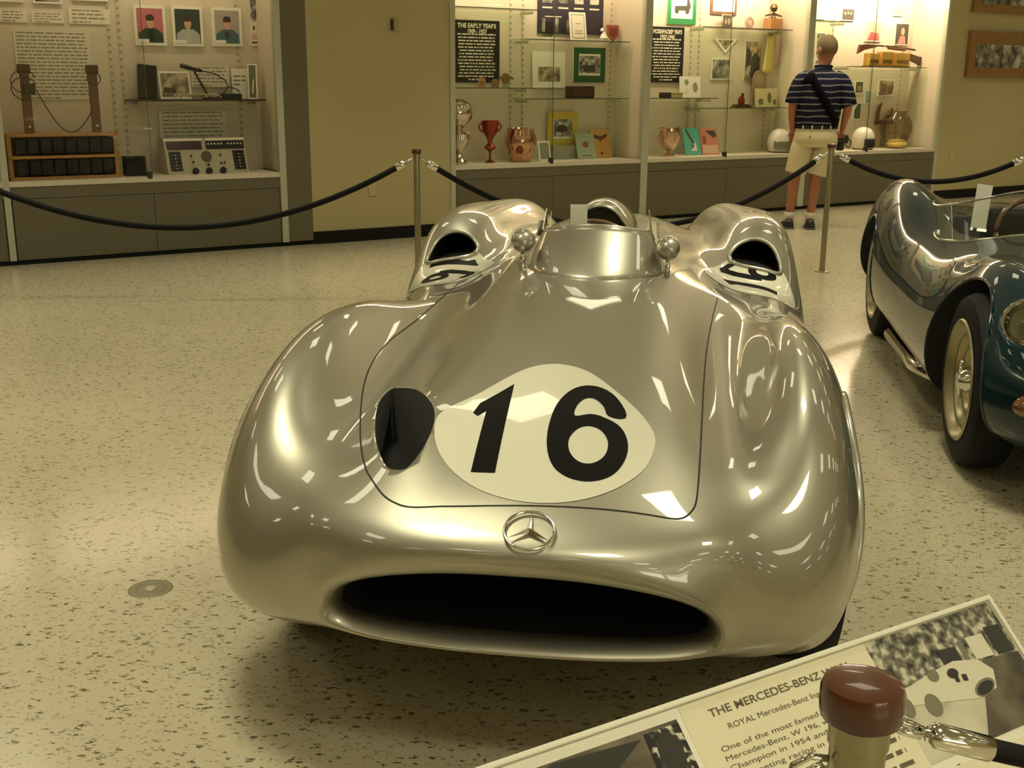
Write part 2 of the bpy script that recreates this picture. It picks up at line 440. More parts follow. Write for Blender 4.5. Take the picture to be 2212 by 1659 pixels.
#==BODY-DONE==
M_WHITE = mat('roundel_white', (0.80, 0.78, 0.62), rough=0.3, coat=1.0)
M_NUM = mat('number_black', (0.003, 0.003, 0.003), rough=0.45, spec=0.10)
M_CHROME = mat('chrome', (0.75, 0.73, 0.66), rough=0.12, metal=1.0)
M_RUBBER = mat('tyre_rubber', (0.008, 0.008, 0.008), rough=0.7, spec=0.25)
M_DARKSEAM = mat('seam_dark', (0.02, 0.018, 0.01), rough=0.8)

def poly_bm(outer, holes=(), step=0.025):
    bm = bmesh.new()
    edges = []
    for loop in (outer, *holes):
        vs = [bm.verts.new((p[0], p[1], 0)) for p in loop]
        edges += [bm.edges.new((vs[i], vs[(i + 1) % len(vs)])) for i in range(len(vs))]
    if holes: bmesh.ops.triangle_fill(bm, edges=edges, use_beauty=True, use_dissolve=False)
    else: bm.faces.new(bm.verts[:])
    xs = [p[0] for p in outer]; ys = [p[1] for p in outer]
    for ax, lo, hi in ((0, min(xs), max(xs)), (1, min(ys), max(ys))):
        v = lo + step
        while v < hi:
            no = (1, 0, 0) if ax == 0 else (0, 1, 0)
            bmesh.ops.bisect_plane(bm, geom=bm.verts[:] + bm.edges[:] + bm.faces[:], plane_co=(v, 0, 0) if ax == 0 else (0, v, 0), plane_no=no)
            v += step
    return bm
def smooth_loop(P, sub=4):
    P = np.array(P, float)
    return [tuple(p) for p in bspline_eval(bspline_fit(P, True, 0.9), True, sub)]
def smooth_line(P, sub=6):
    P = np.array(P, float)
    return [tuple(p) for p in bspline_eval(bspline_fit(P, False, 0.9), False, sub)]
D_TZ = [(.470,.724),(.477,.750),(.503,.772),(.542,.788),(.588,.787),(.625,.765),(.645,.728),(.648,.690),(.60,.700),(.53,.712)]
D_S = smooth_loop(D_TZ, 3)
def in_poly(x, y, P):
    c = False
    for i in range(len(P)):
        x0, y0 = P[i - 1]; x1, y1 = P[i]
        if (y0 > y) != (y1 > y) and x < (x1 - x0) * (y - y0) / (y1 - y0) + x0: c = not c
    return c
def decal(name, outer, m, holes=(), off=0.0012, parent=None, proj=None, clip=False):
    bm = poly_bm(outer, holes, 0.012 if clip else 0.025)
    bmesh.ops.triangulate(bm, faces=bm.faces[:])
    for v in bm.verts:
        v.co, _ = (proj or on_body)(v.co.x, v.co.y, off=off)
    if clip:
        dead = [f for f in bm.faces if f.calc_center_median().x > 2.2 and in_poly(abs(f.calc_center_median().y), f.calc_center_median().z, D_S)]
        bmesh.ops.delete(bm, geom=dead, context='FACES')
    bmesh.ops.recalc_face_normals(bm, faces=bm.faces)
    if sum(f.normal.z for f in bm.faces) < 0: bmesh.ops.reverse_faces(bm, faces=bm.faces)
    return bm_obj(name, bm, m, parent or car, True)
def seam(name, line, w, m, off=0.0008, parent=None):
    pts = [on_body(s, t, off=off) for s, t in line]
    V, Fc = [], []
    for i, (p, n) in enumerate(pts):
        tg = (pts[min(i + 1, len(pts) - 1)][0] - pts[max(i - 1, 0)][0]).normalized()
        x = tg.cross(n).normalized() * w / 2
        V += [p + x, p - x]
        if i: Fc.append((2 * i - 2, 2 * i - 1, 2 * i + 1, 2 * i))
    return mesh_obj(name, V, Fc, m, parent or car, True)

roundel_st = smooth_loop([(0.755, 0.010), (0.739, 0.062), (0.693, 0.109), (0.623, 0.155), (0.550, 0.200), (0.484, 0.233), (0.430, 0.249), (0.373, 0.248), (0.309, 0.235), (0.254, 0.206), (0.209, 0.165), (0.178, 0.115), (0.163, 0.064), (0.161, 0.011), (0.173, -0.043), (0.203, -0.098), (0.253, -0.149), (0.305, -0.183), (0.363, -0.202), (0.415, -0.206), (0.467, -0.191), (0.542, -0.155), (0.640, -0.108), (0.711, -0.065), (0.742, -0.031)], 3)
rd = decal('number_roundel', roundel_st, M_WHITE)
rd['label'] = 'white oval number roundel on the bonnet'
one = [(0.626, -0.073), (0.241, -0.055), (0.241, -0.103), (0.481, -0.113), (0.454, -0.127), (0.465, -0.139), (0.515, -0.132)]
six = smooth_loop([(0.489, 0.185), (0.549, 0.175), (0.607, 0.148), (0.637, 0.113), (0.632, 0.078), (0.593, 0.051), (0.530, 0.034), (0.456, 0.028), (0.377, 0.030), (0.307, 0.042), (0.260, 0.064), (0.237, 0.097), (0.236, 0.133), (0.258, 0.167), (0.300, 0.188), (0.358, 0.197), (0.418, 0.189), (0.460, 0.169), (0.484, 0.141), (0.495, 0.107), (0.481, 0.077), (0.537, 0.079), (0.572, 0.097), (0.565, 0.118), (0.526, 0.138), (0.491, 0.149)], 3)
six_hole = smooth_loop([(0.371, 0.156), (0.343, 0.155), (0.319, 0.148), (0.302, 0.136), (0.294, 0.122), (0.296, 0.107), (0.309, 0.093), (0.330, 0.082), (0.357, 0.076), (0.386, 0.076), (0.412, 0.083), (0.432, 0.094), (0.441, 0.109), (0.437, 0.126), (0.423, 0.140), (0.399, 0.151)], 2)
decal('numeral', one, M_NUM, off=0.0022, parent=rd)
decal('numeral', six, M_NUM, holes=[six_hole], off=0.0022, parent=rd)
seam_st = smooth_line([(1.95, -0.462), (1.772, -0.460), (1.469, -0.464), (1.227, -0.478), (1.073, -0.485), (0.927, -0.482), (0.798, -0.469), (0.687, -0.448), (0.550, -0.413), (0.373, -0.361), (0.272, -0.324), (0.233, -0.304), (0.177, -0.266), (0.149, -0.231), (0.139, -0.197), (0.142, -0.148), (0.144, -0.100), (0.153, 0.030), (0.163, 0.159), (0.167, 0.245), (0.170, 0.292), (0.183, 0.314), (0.212, 0.329), (0.275, 0.337), (0.473, 0.344), (0.762, 0.352), (1.109, 0.364), (1.437, 0.384), (1.776, 0.411)])
seam('bonnet_seam', seam_st, 0.0035, M_DARKSEAM)
# side-reading number roundels on the rear deck, left and right
def stroke_poly(pts, w):
    L, Rr = [], []
    for i, p in enumerate(pts):
        a, b = pts[max(i - 1, 0)], pts[min(i + 1, len(pts) - 1)]
        dx, dy = b[0] - a[0], b[1] - a[1]; l = math.hypot(dx, dy) or 1
        nx, ny = -dy / l * w / 2, dx / l * w / 2
        L.append((p[0] + nx, p[1] + ny)); Rr.append((p[0] - nx, p[1] - ny))
    return L + Rr[::-1]
for sg in (-1, 1):
    c0, c1 = 2.20, 0.535
    ell = [(c0 + 0.19 * math.cos(a * math.pi / 16), sg * (c1 + 0.16 * math.sin(a * math.pi / 16))) for a in range(32)]
    r2 = decal('number_roundel', ell, M_WHITE, clip=True)
    # digits read from the car's side: up points to the centre line
    def dig(q): return [(c0 - sg * x * -1.0, sg * (c1 - y)) for x, y in q]
    decal('numeral', dig(stroke_poly([(-.085, .06), (-.055, .09), (-.062, 0), (-.07, -.09)], .035)), M_NUM, off=.0022, parent=r2, clip=True)
    arc = [(.115, .06), (.09, .088), (.06, .085), (.03, .05), (.015, 0), (.017, -.04)] 
    decal('numeral', dig(stroke_poly(arc, .035)), M_NUM, off=.0022, parent=r2, clip=True)
    lo = [(.062 + .047 * math.cos(k * math.pi / 10), -.045 + .05 * math.sin(k * math.pi / 10)) for k in range(20)]
    li = [(.062 + .018 * math.cos(k * math.pi / 10), -.045 + .022 * math.sin(k * math.pi / 10)) for k in range(20)]
    decal('numeral', dig(lo), M_NUM, holes=[dig(li)], off=.0024, parent=r2, clip=True)

# ---- openings cut into the body shell
def prism_x(name, poly_tz, s0, s1, m):
    n = len(poly_tz)
    V = [(s0, -t, z) for t, z in poly_tz] + [(s1, -t, z) for t, z in poly_tz]
    Fc = [(i, (i + 1) % n, n + (i + 1) % n, n + i) for i in range(n)] + [tuple(range(n - 1, -1, -1)), tuple(range(n, 2 * n))]
    o = mesh_obj(name, V, Fc, m, car)
    b = bmesh.new(); b.from_mesh(o.data); bmesh.ops.recalc_face_normals(b, faces=b.faces); b.to_mesh(o.data); b.free()
    return o
def prism_z(name, poly_st, z0, z1, m):
    n = len(poly_st)
    V = [(s, -t, z0) for s, t in poly_st] + [(s, -t, z1) for s, t in poly_st]
    Fc = [(i, (i + 1) % n, n + (i + 1) % n, n + i) for i in range(n)] + [tuple(range(n - 1, -1, -1)), tuple(range(n, 2 * n))]
    o = mesh_obj(name, V, Fc, m, car)
    b = bmesh.new(); b.from_mesh(o.data); bmesh.ops.recalc_face_normals(b, faces=b.faces); b.to_mesh(o.data); b.free()
    return o
cutters = []
inlet = smooth_loop([(0.788, -0.389), (0.704, -0.334), (0.574, -0.276), (0.488, -0.238), (0.435, -0.216), (0.379, -0.207), (0.329, -0.208), (0.284, -0.215), (0.249, -0.227), (0.237, -0.240), (0.242, -0.263), (0.263, -0.282), (0.306, -0.303), (0.381, -0.331), (0.512, -0.368), (0.656, -0.402), (0.742, -0.410), (0.788, -0.404)], 3)
cutters.append(prism_z('cut', inlet, 0.485, 1.0, M_BLACK))
for sg in (-1, 1):
    cutters.append(prism_x('cut', [(sg * t, z) for t, z in D_S], 2.2, 2.95, M_BLACK))
cockpit = smooth_loop([(1.66, 0), (1.69, .11), (1.80, .18), (2.0, .205), (2.2, .20), (2.33, .17), (2.38, .08), (2.385, 0), (2.38, -.08), (2.33, -.17), (2.2, -.20), (2.0, -.205), (1.80, -.18), (1.69, -.11)], 3)
cutters.append(prism_z('cut', cockpit, 0.30, 1.2, mat('cockpit_dark', (0.02, 0.018, 0.014), rough=0.8)))
for s_ in (.82, 3.17):
    for sg in (-1, 1):
        n = 48
        cutters.append(prism_wheel := mesh_obj('cut', [(s_ + (.335) * math.cos(2 * math.pi * k / n), -sg * tt, .29 + .335 * math.sin(2 * math.pi * k / n)) for tt in (.57, .95) for k in range(n)],
            [(k, (k + 1) % n, n + (k + 1) % n, n + k) for k in range(n)] + [tuple(range(n)), tuple(range(2 * n - 1, n - 1, -1))], M_BLACK, car))
        b = bmesh.new(); b.from_mesh(prism_wheel.data); bmesh.ops.recalc_face_normals(b, faces=b.faces); b.to_mesh(prism_wheel.data); b.free()
body.data.materials.append(MATS['cockpit_dark'])
apply_booleans(body, cutters)
for p in body.data.polygons: p.use_smooth = True
# lips round the brake-air openings
for sg in (-1, 1):
    loop = []
    for t, z in D_S + D_S[:1]:
        h = BODY_BVH.ray_cast(Vector((1.9, -sg * t, z)), Vector((1, 0, 0)))
        if h[0] is not None and h[0].x < 2.7: loop.append(h[0] + Vector((-.002, 0, .002)))
        else: loop.append(Vector((2.36, -sg * t, z)))
    arch = loop
    tube('inlet_lip', arch, 0.009, M_SILVER, car, 8)
# wheel-arch flares
for s_ in (.82, 3.17):
    for sg in (-1, 1):
        pts = []
        for k in range(-4, 37):
            a = math.pi * k / 32
            x, z = s_ + .345 * math.cos(a), .29 + .345 * math.sin(a)
            h = BODY_BVH.ray_cast(Vector((x, -sg * 1.2, z)), Vector((0, sg, 0)))
            if h[0] is not None: pts.append(h[0])
        if len(pts) > 4: tube('arch_lip', pts, 0.010, M_SILVER, car, 8)
# wheels
for s_ in (.82, 3.17):
    for sg in (-1, 1):
        w = bpy.data.objects.new('wheel', None); COL.objects.link(w); w.parent = car
        w.location = (s_, -sg * .60, .325); w.empty_display_size = .1
        lathe('tyre', [(.20, -.075), (.27, -.085), (.31, -.075), (.325, -.045), (.325, .045), (.31, .075), (.27, .085), (.20, .075)], M_RUBBER, w, 40, axis='Y', ring=True)
        lathe('rim', [(.205, -.07), (.19, -.06), (.18, 0), (.19, .06), (.205, .07)], M_CHROME, w, 40, axis='Y', ring=True)
        bmw = bmesh.new()
        for k in range(24):
            a = 2 * math.pi * k / 24
            V_, F_ = tube_mesh([(.05 * math.cos(a), -sg * .05, .05 * math.sin(a)), (.19 * math.cos(a + .25 * (1 if k % 2 else -1)), 0, .19 * math.sin(a + .25 * (1 if k % 2 else -1)))], .003, 5)
            vv = [bmw.verts.new(q) for q in V_]
            for q in F_: bmw.faces.new([vv[i] for i in q])
        bm_obj('spokes', bmw, M_CHROME, w, True)
        lathe('hub', [(0, -.07), (.04, -.07), (.055, -.02), (.055, .05), (0, .06)], M_CHROME, w, 20, axis='Y')
# ---- scuttle cowl in front of the cockpit
def cowl_grid():
    S = []
    for k in range(33):
        a = math.radians(-98 + 196 * k / 32)
        col = []
        for j in range(9):
            q = j / 8
            cs = 1.82
            rs = .335 * (1 - q) + .135 * q; rtt = .225 * (1 - q) + .168 * q
            s = cs - rs * math.cos(a) * (1 if math.cos(a) > 0 else 1.2); t = rtt * math.sin(a) + .022
            zb = on_body(s, t)[0].z if j == 0 else None
            if j == 0: z0 = zb - .012
            ztop = .922 - .030 * math.sin(a) ** 2
            z = z0 + (ztop - z0) * (q ** .9)
            col.append((s, t, z))
        S.append(col)
    return np.array(S)
Sc = carify(cowl_grid()); n_, m_ = Sc.shape[:2]
Vc = [tuple(p) for p in Sc.reshape(-1, 3)]
Fcw = [(i * m_ + k, i * m_ + k + 1, (i + 1) * m_ + k + 1, (i + 1) * m_ + k) for i in range(n_ - 1) for k in range(m_ - 1)]
cw = mesh_obj('scuttle_cowl', Vc, Fcw, M_SILVER, car, True)
sd = cw.modifiers.new('thick', 'SOLIDIFY'); sd.thickness = 0.004
tube('cowl_rim', [Vector(Sc[i, -1]) for i in range(n_)], .005, M_SILVER, car, 8)
# clear windscreen rising from the cowl rim, held by two bright side strips
M_SCREEN = glass('perspex', (0.93, 0.95, 0.88), 1.0)
Vs, Fs = [], []
for k in range(25):
    a = math.radians(-80 + 160 * k / 24)
    s, t = 1.82 - .135 * math.cos(a), .168 * math.sin(a) + .022
    zt = .922 - .030 * math.sin(a) ** 2
    Vs += [(s, -t, zt), (s + .045, -t * 1.02, zt + .052)]
    if k: Fs.append((2 * k - 2, 2 * k, 2 * k + 1, 2 * k - 1))
mesh_obj('windscreen', Vs, Fs, M_SCREEN, car, True)
for sg in (-1, 1):
    bm = bmesh.new(); add_box(bm, -.012, .012, -.003, .003, 0, .075, .002)
    o = bm_obj('windscreen_strip', bm, M_CHROME, car, False, (1.80, -sg * .172 - .022, .885)); o.rotation_euler = (-sg * .12, .35, 0)
    bm = bmesh.new(); add_box(bm, -.004, .22, -.0025, .0025, 0, .05, .002)
    o = bm_obj('side_deflector', bm, M_SILVER, car, False, (1.82, -sg * .195 - .022, .868)); o.rotation_euler = (-sg * .15, .12, 0)
# ---- head fairing behind the driver with dark padded recess
HF = []
for s, w, h, zb in ((2.27, .088, .920, .74), (2.31, .095, .930, .74), (2.45, .097, .928, .74), (2.7, .095, .90, .73), (3.0, .075, .86, .73), (3.3, .045, .815, .72), (3.5, .02, .77, .70)):
    HF.append([(s + (.05 if s < 2.3 else 0) * (1 - math.sin(math.pi * k / 12)) * 0, w * math.cos(math.pi * k / 12) * (1.0 + .45 * (1 - math.sin(math.pi * k / 12)) ** 2), zb + (h - zb) * math.sin(math.pi * k / 12) ** .55) for k in range(13)])
HFa = carify(np.array(HF))
HFs = bspline_eval(bspline_fit(HFa, False, .8), False, 4)
HFs = np.swapaxes(bspline_eval(bspline_fit(np.swapaxes(HFs, 0, 1), False, .8), False, 3), 0, 1)
nn, mm = HFs.shape[:2]
hf = mesh_obj('head_fairing', [tuple(p) for p in HFs.reshape(-1, 3)], [(i * mm + k, i * mm + k + 1, (i + 1) * mm + k + 1, (i + 1) * mm + k) for i in range(nn - 1) for k in range(mm - 1)], M_SILVER, car, True)
hf.modifiers.new('thick', 'SOLIDIFY').thickness = .006
M_LEATHER = mat('seat_leather', (0.03, 0.026, 0.018), rough=0.55)
pad = [(p[0] + .02, p[1] * .93, .74 + (p[2] - .74) * .96) for p in HFs[1]]
pc_ = (HFs[1][0][0] + .05, 0, .85)
mesh_obj('head_pad', [tuple(q) for q in pad] + [pc_], [(k, k + 1, len(pad)) for k in range(len(pad) - 1)] + [(len(pad) - 1, 0, len(pad))], M_LEATHER, hf, True)
tube('fairing_rim', [Vector(p) for p in HFs[0]], .006, M_SILVER, hf, 8)
# seat back and steering wheel inside the cockpit
box('seat_back', 2.26, 2.33, -.17, .17, .34, .82, M_LEATHER, car, .02)
box('seat_cushion', 1.95, 2.28, -.17, .17, .32, .42, M_LEATHER, car, .02)
sw = [Vector((1.90 + .06 * math.sin(2 * math.pi * k / 32), .165 * math.cos(2 * math.pi * k / 32), .745 + .155 * math.sin(2 * math.pi * k / 32))) for k in range(33)]
tube('steering_wheel', sw, .011, mat('wheel_wood', (0.12, 0.05, 0.02), rough=.4, coat=.6), car, 8)
# ---- bullet mirrors on short stalks
for sg, (ms, mt) in ((-1, (1.70, -.203)), (1, (1.72, .250))):
    p, n = on_body(ms, mt)
    mr = lathe('mirror', [(0, -.045), (.018, -.041), (.031, -.026), (.037, -.005), (.038, .015), (.036, .022), (0, .022)], M_SILVER, car, 24, axis='X', loc=(ms, -mt, p.z + .088))
    tube('stalk', [Vector((0, 0, -.09)), Vector((0, 0, -.03))], .008, M_CHROME, mr, 8)
# ---- three-pointed star in a ring on the nose
p, n = on_body(.090, .033, off=.006)
em = bpy.data.objects.new('badge', None); COL.objects.link(em); em.parent = car; em.location = p; em.empty_display_size = .05
zax = n.normalized(); xax = Vector((0, -1, 0)); xax = (xax - zax * xax.dot(zax)).normalized(); yax = zax.cross(xax)
em.rotation_mode = 'QUATERNION'; em.rotation_quaternion = Matrix((xax, yax, zax)).transposed().to_quaternion()
RB = .046
V_, F_ = tube_mesh([(RB * math.cos(2 * math.pi * k / 48), RB * math.sin(2 * math.pi * k / 48), 0) for k in range(49)], .0030, 8)
mesh_obj('badge_ring', V_, F_, M_CHROME, em, True)
V_, F_ = [], []
for k in range(3):
    a = math.pi / 2 + k * 2 * math.pi / 3; b_ = len(V_)
    for (r, da, z) in ((RB, 0, .001), (.0065, math.pi / 3, .001), (.0065, -math.pi / 3, .001), (0, 0, .007), (RB, 0, .0025)):
        V_.append((r * math.cos(a + da), r * math.sin(a + da), z))
    F_ += [(b_, b_ + 1, b_ + 3), (b_, b_ + 3, b_ + 2)]
mesh_obj('badge_star', V_, F_, M_CHROME, em)
# small tow fixing and filler details on the cowl
# ---------------------------------------------------------------- built-in display cases along the back wall
M_FRAME = mat('case_frame', (0.46, 0.45, 0.33), rough=0.45, noise=0.03, nscale=30)
M_BASE = mat('case_base', (0.130, 0.114, 0.066), rough=0.55, noise=0.06, nscale=25)
M_LEDGE = mat('case_ledge', (0.62, 0.56, 0.44), rough=0.5)
M_BACK = mat('case_back', (0.66, 0.58, 0.45), rough=0.8, noise=0.03, nscale=15)
M_GLASS = glass('case_glass', (0.975, 0.98, 0.96), 0.55)
M_SHELF = glass('shelf_glass', (0.80, 0.86, 0.76), 0.8)
M_EDGE = mat('glass_edge', (0.10, 0.115, 0.065), rough=0.2)
M_DSHELF = mat('dark_shelf', (0.03, 0.024, 0.016), rough=0.4)
M_LOCK = mat('lock_metal', (0.06, 0.055, 0.04), rough=0.4, metal=0.6)
M_TUBE = {}
def case_thing(u0, u1, label):
    t = thing('display_case', label, 'display case', WL(u0, 0, 0), WANG, 'built-in display cases')
    t['wo'] = (u0, 0.0, 0.0)
    return t
def standards_mat():
    m = bpy.data.materials.new('slotted_standard'); m.use_nodes = True
    nt = m.node_tree; b = nt.nodes['Principled BSDF']; b.inputs['Roughness'].default_value = .6
    tc = nt.nodes.new('ShaderNodeTexCoord'); sp = nt.nodes.new('ShaderNodeSeparateXYZ')
    nt.links.new(tc.outputs['Object'], sp.inputs[0])
    mu = nt.nodes.new('ShaderNodeMath'); mu.operation = 'MULTIPLY'; mu.inputs[1].default_value = 1 / .055
    fr = nt.nodes.new('ShaderNodeMath'); fr.operation = 'FRACT'; lt = nt.nodes.new('ShaderNodeMath'); lt.operation = 'LESS_THAN'; lt.inputs[1].default_value = .35
    nt.links.new(sp.outputs['Z'], mu.inputs[0]); nt.links.new(mu.outputs[0], fr.inputs[0]); nt.links.new(fr.outputs[0], lt.inputs[0])
    mx = nt.nodes.new('ShaderNodeMix'); mx.data_type = 'RGBA'
    mx.inputs['A'].default_value = (0.62, 0.55, 0.43, 1); mx.inputs['B'].default_value = (0.36, 0.30, 0.21, 1)
    nt.links.new(lt.outputs[0], mx.inputs['Factor']); nt.links.new(mx.outputs['Result'], b.inputs['Base Color'])
    return m
M_STD = standards_mat()
CASE_TOP = 2.46
def build_case(u0, u1, lamp, label, pl, pr, mid, std, panes=True):
    """pl/pr: widths of the left/right post (0 = none)"""
    t = case_thing(u0, u1, label)
    a, b = u0 + pl, u1 - pr
    if pl: wbox('post', u0, a, -.012, .05, .035, CASE_TOP, M_FRAME, t)
    if pr: wbox('post', b, u1, -.012, .05, .035, CASE_TOP, M_FRAME, t)
    wbox('toe_kick', u0, u1, .012, .06, 0, .037, M_BASEB, t)
    wbox('base_rail', a, b, .0, .03, .487, .575, M_BASE, t)
    n = 2; w = (b - a - .02) / n
    for k in range(n):
        wbox('base_door', a + .012 + k * w + (.002 if k else 0), a + .012 + (k + 1) * w - .002, .0, .025, .037, .483, M_BASE, t)
    wbox('base_carcass', a, b, .03, .5, .037, .575, M_BASE, t)
    wbox('ledge', a, b, -.006, .5, .575, .612, M_LEDGE, t)
    wbox('back_panel', u0, u1, .49, .52, .612, CASE_TOP, M_BACK, t)
    wbox('side_panel', u0, u0 + .018, .05, .49, .612, CASE_TOP, M_BACK, t)
    wbox('side_panel', u1 - .018, u1, .05, .49, .612, CASE_TOP, M_BACK, t)
    wbox('soffit', u0, u1, -.012, .52, CASE_TOP, CEIL - .002, M_WALL, t)
    for s in std:
        wbox('shelf_standard', s, s + .02, .482, .49, .65, CASE_TOP - .1, M_STD, t)
    # lamp: fluorescent tube in a trough behind the header
    if lamp not in M_TUBE: M_TUBE[lamp] = mat('case_tube_%g' % lamp, (1, 1, 1), emit=lamp, emit_col=(1.0, 0.80, 0.55))
    p = t['wo']
    tb = tube('lamp_tube_offscreen', [(a + .08 - p[0], .18, CASE_TOP - .065), (b - .08 - p[0], .18, CASE_TOP - .065)], .034, M_TUBE[lamp], t, 10)
    wbox('lamp_trough', a + .05, b - .05, .135, .225, CASE_TOP - .03, CASE_TOP, M_FRAME, t)
    if panes:
        g = wbox('glass_pane', a, mid + .03, .030, .036, .612, CASE_TOP, M_GLASS, t)
        wbox('pane_edge', mid + .027, mid + .030, .029, .037, .612, CASE_TOP, M_EDGE, g)
        g = wbox('glass_pane', mid - .03, b, .014, .020, .612, CASE_TOP, M_GLASS, t)
        wbox('lock', mid - .018, mid + .018, -.012, .03, .60, .655, M_LOCK, t, .006)
    return t
def shelf(t, u0, u1, z, d0=.22, d1=.48, dark=False):
    if dark:
        wbox('shelf', u0, u1, d0, d1, z - .014, z, M_DSHELF, t)
    else:
        s = wbox('glass_shelf', u0, u1, d0, d1, z - .008, z, M_SHELF, t)
        wbox('shelf_edge', u0, u1, d0 - .002, d0, z - .008, z, M_EDGE, s)
    for q in (u0 + .05, u1 - .07):
        wbox('bracket', q, q + .012, d0 + .05, d1 + .002, z - .04, z - .0142, M_FRAME, t)
LA, LB, LC, LD = CASE_L
c0 = build_case(-2.10, .075, LA, 'empty end display case left of the switchboard case', .0, .0, -1.0, (-1.4, -.7))
c1 = build_case(.075, 2.25, LA, 'display case holding the wooden switchboard and beige console', .045, .055, 1.14, (1.02, 1.10, 2.05))
c2 = build_case(3.80, 6.0, LB, 'display case with the early years poster and copper trophies', .05, .045, 4.89, (4.72, 4.86, 5.90))
c3 = build_case(6.0, 8.205, LC, 'display case with the second black poster and teal and pink books', .04, .045, 7.07, (6.95, 7.06, 8.05))
c4 = build_case(8.205, 10.445, LD, 'display case with rifle, gold blocks and glass bowl', .045, .05, 9.21, (9.05, 9.75, 10.25))
struct(wbox('trim_1', 2.25, 2.47, -.004, .5, .037, CEIL, M_BASE))
struct(wbox('trim_2', 2.25, 2.47, .012, .06, 0, .037, M_BASEB))
shelf(c1, 1.106, 2.19, 1.192, dark=True)
shelf(c2, 3.86, 4.84, 1.292); shelf(c2, 4.73, 5.955, 1.195); shelf(c2, 4.73, 5.955, 1.735); shelf(c2, 3.86, 4.90, 1.995)
shelf(c3, 6.88, 8.15, 1.908); shelf(c3, 6.05, 7.14, 1.196); shelf(c3, 6.87, 8.15, 1.094)
shelf(c4, 9.06, 10.39, 1.543); shelf(c4, 8.26, 9.06, 2.02)
# wall fittings
M_PLATE = mat('plate_ivory', (0.47, 0.41, 0.22), rough=0.5)
t = thing('wall_thermostat', 'small dark switch box high on the beige wall', 'switch', WL(3.268, -.004, 1.80), WANG)
box('housing', -.022, .026, -.03, .004, -.045, .05, mat('switch_grey', (0.36, 0.31, 0.18), rough=.5), t, .004)
box('bracket', -.034, -.022, -.034, .004, -.04, .05, M_LOCK, t, .003)
for nm, u, z, lab in (('wall_outlet', 10.73, .505, 'ivory socket plate on the wall right of the cases'), ('wall_outlet', 3.03, .44, 'ivory socket plate low on the wall between the cases')):
    t = thing(nm, lab, 'socket', WL(u, 0, z), WANG)
    box('plate', -.04, .04, -.008, .004, -.06, .06, M_PLATE, t, .003)
    for q in (-.026, .026): lathe('socket_face', [(0, -.010), (.015, -.010), (.016, -.006)], M_PLATE, t, 16, axis='Y', loc=(0, 0, q))
# framed picture boards on the wall beyond the last case
M_WOODF = mat('board_wood', (0.27, 0.15, 0.05), rough=0.5, noise=0.45, nscale=18)
def grey_print(name, w, h, m_list, cells, parent, loc, seed):
    """flat print made of patches"""
    rnd = random.Random(seed); bm = bmesh.new()
    nx, ny = cells
    for i in range(nx):
        for j in range(ny):
            x0, x1 = w * i / nx, w * (i + 1) / nx; z0, z1 = h * j / ny, h * (j + 1) / ny
            f = bm.faces.new([bm.verts.new(p) for p in ((x0, 0, z0), (x1, 0, z0), (x1, 0, z1), (x0, 0, z1))])
            f.material_index = rnd.randrange(len(m_list))
    bmesh.ops.remove_doubles(bm, verts=bm.verts, dist=1e-5)
    return bm_obj(name, bm, m_list, parent, False, loc)
def print_mat(name, cols, scale=8.0, detail=5.0, contrast=(0.35, 0.65)):
    if name in MATS: return MATS[name]
    m = bpy.data.materials.new(name); m.use_nodes = True
    nt = m.node_tree; b = nt.nodes['Principled BSDF']; b.inputs['Roughness'].default_value = .4
    tc = nt.nodes.new('ShaderNodeTexCoord'); n = nt.nodes.new('ShaderNodeTexNoise')
    n.inputs['Scale'].default_value = scale; n.inputs['Detail'].default_value = detail
    nt.links.new(tc.outputs['Object'], n.inputs['Vector'])
    r = nt.nodes.new('ShaderNodeValToRGB'); els = r.color_ramp.elements
    els[0].position = contrast[0]; els[0].color = (*cols[0], 1); els[1].position = contrast[1]; els[1].color = (*cols[-1], 1)
    for k, c in enumerate(cols[1:-1]):
        e = els.new(contrast[0] + (contrast[1] - contrast[0]) * (k + 1) / (len(cols) - 1)); e.color = (*c, 1)
    nt.links.new(n.outputs['Fac'], r.inputs[0]); nt.links.new(r.outputs[0], b.inputs['Base Color'])
    MATS[name] = m
    return m
M_BW = print_mat('print_grey', ((0.05, 0.05, 0.045), (0.22, 0.21, 0.17), (0.6, 0.57, 0.47)), 9)
M_BWF = print_mat('print_grey_fine', ((0.03, 0.03, 0.025), (0.2, 0.19, 0.15), (0.62, 0.58, 0.48)), 28)
M_SEPIA = print_mat('print_sepia', ((0.10, 0.07, 0.04), (0.32, 0.25, 0.15), (0.6, 0.52, 0.38)), 14)
for z0, z1, lab, sd in ((1.434, 1.964, 'lower long wooden picture board on the wall right of the cases', 1), (2.18, 2.62, 'upper long wooden picture board on the wall right of the cases', 2)):
    u0 = 10.80; w = 1.55; h = z1 - z0
    t = thing('picture_board', lab, 'picture', WL(u0, 0, z0), WANG)
    box('board', 0, w, -.05, .002, 0, h, M_WOODF, t, .004)
    for k in range(3):
        x0 = .12 + k * .47
        p = box('photo', x0, x0 + .44, -.058, -.049, h * .22, h * .72, M_BW, t, .002)
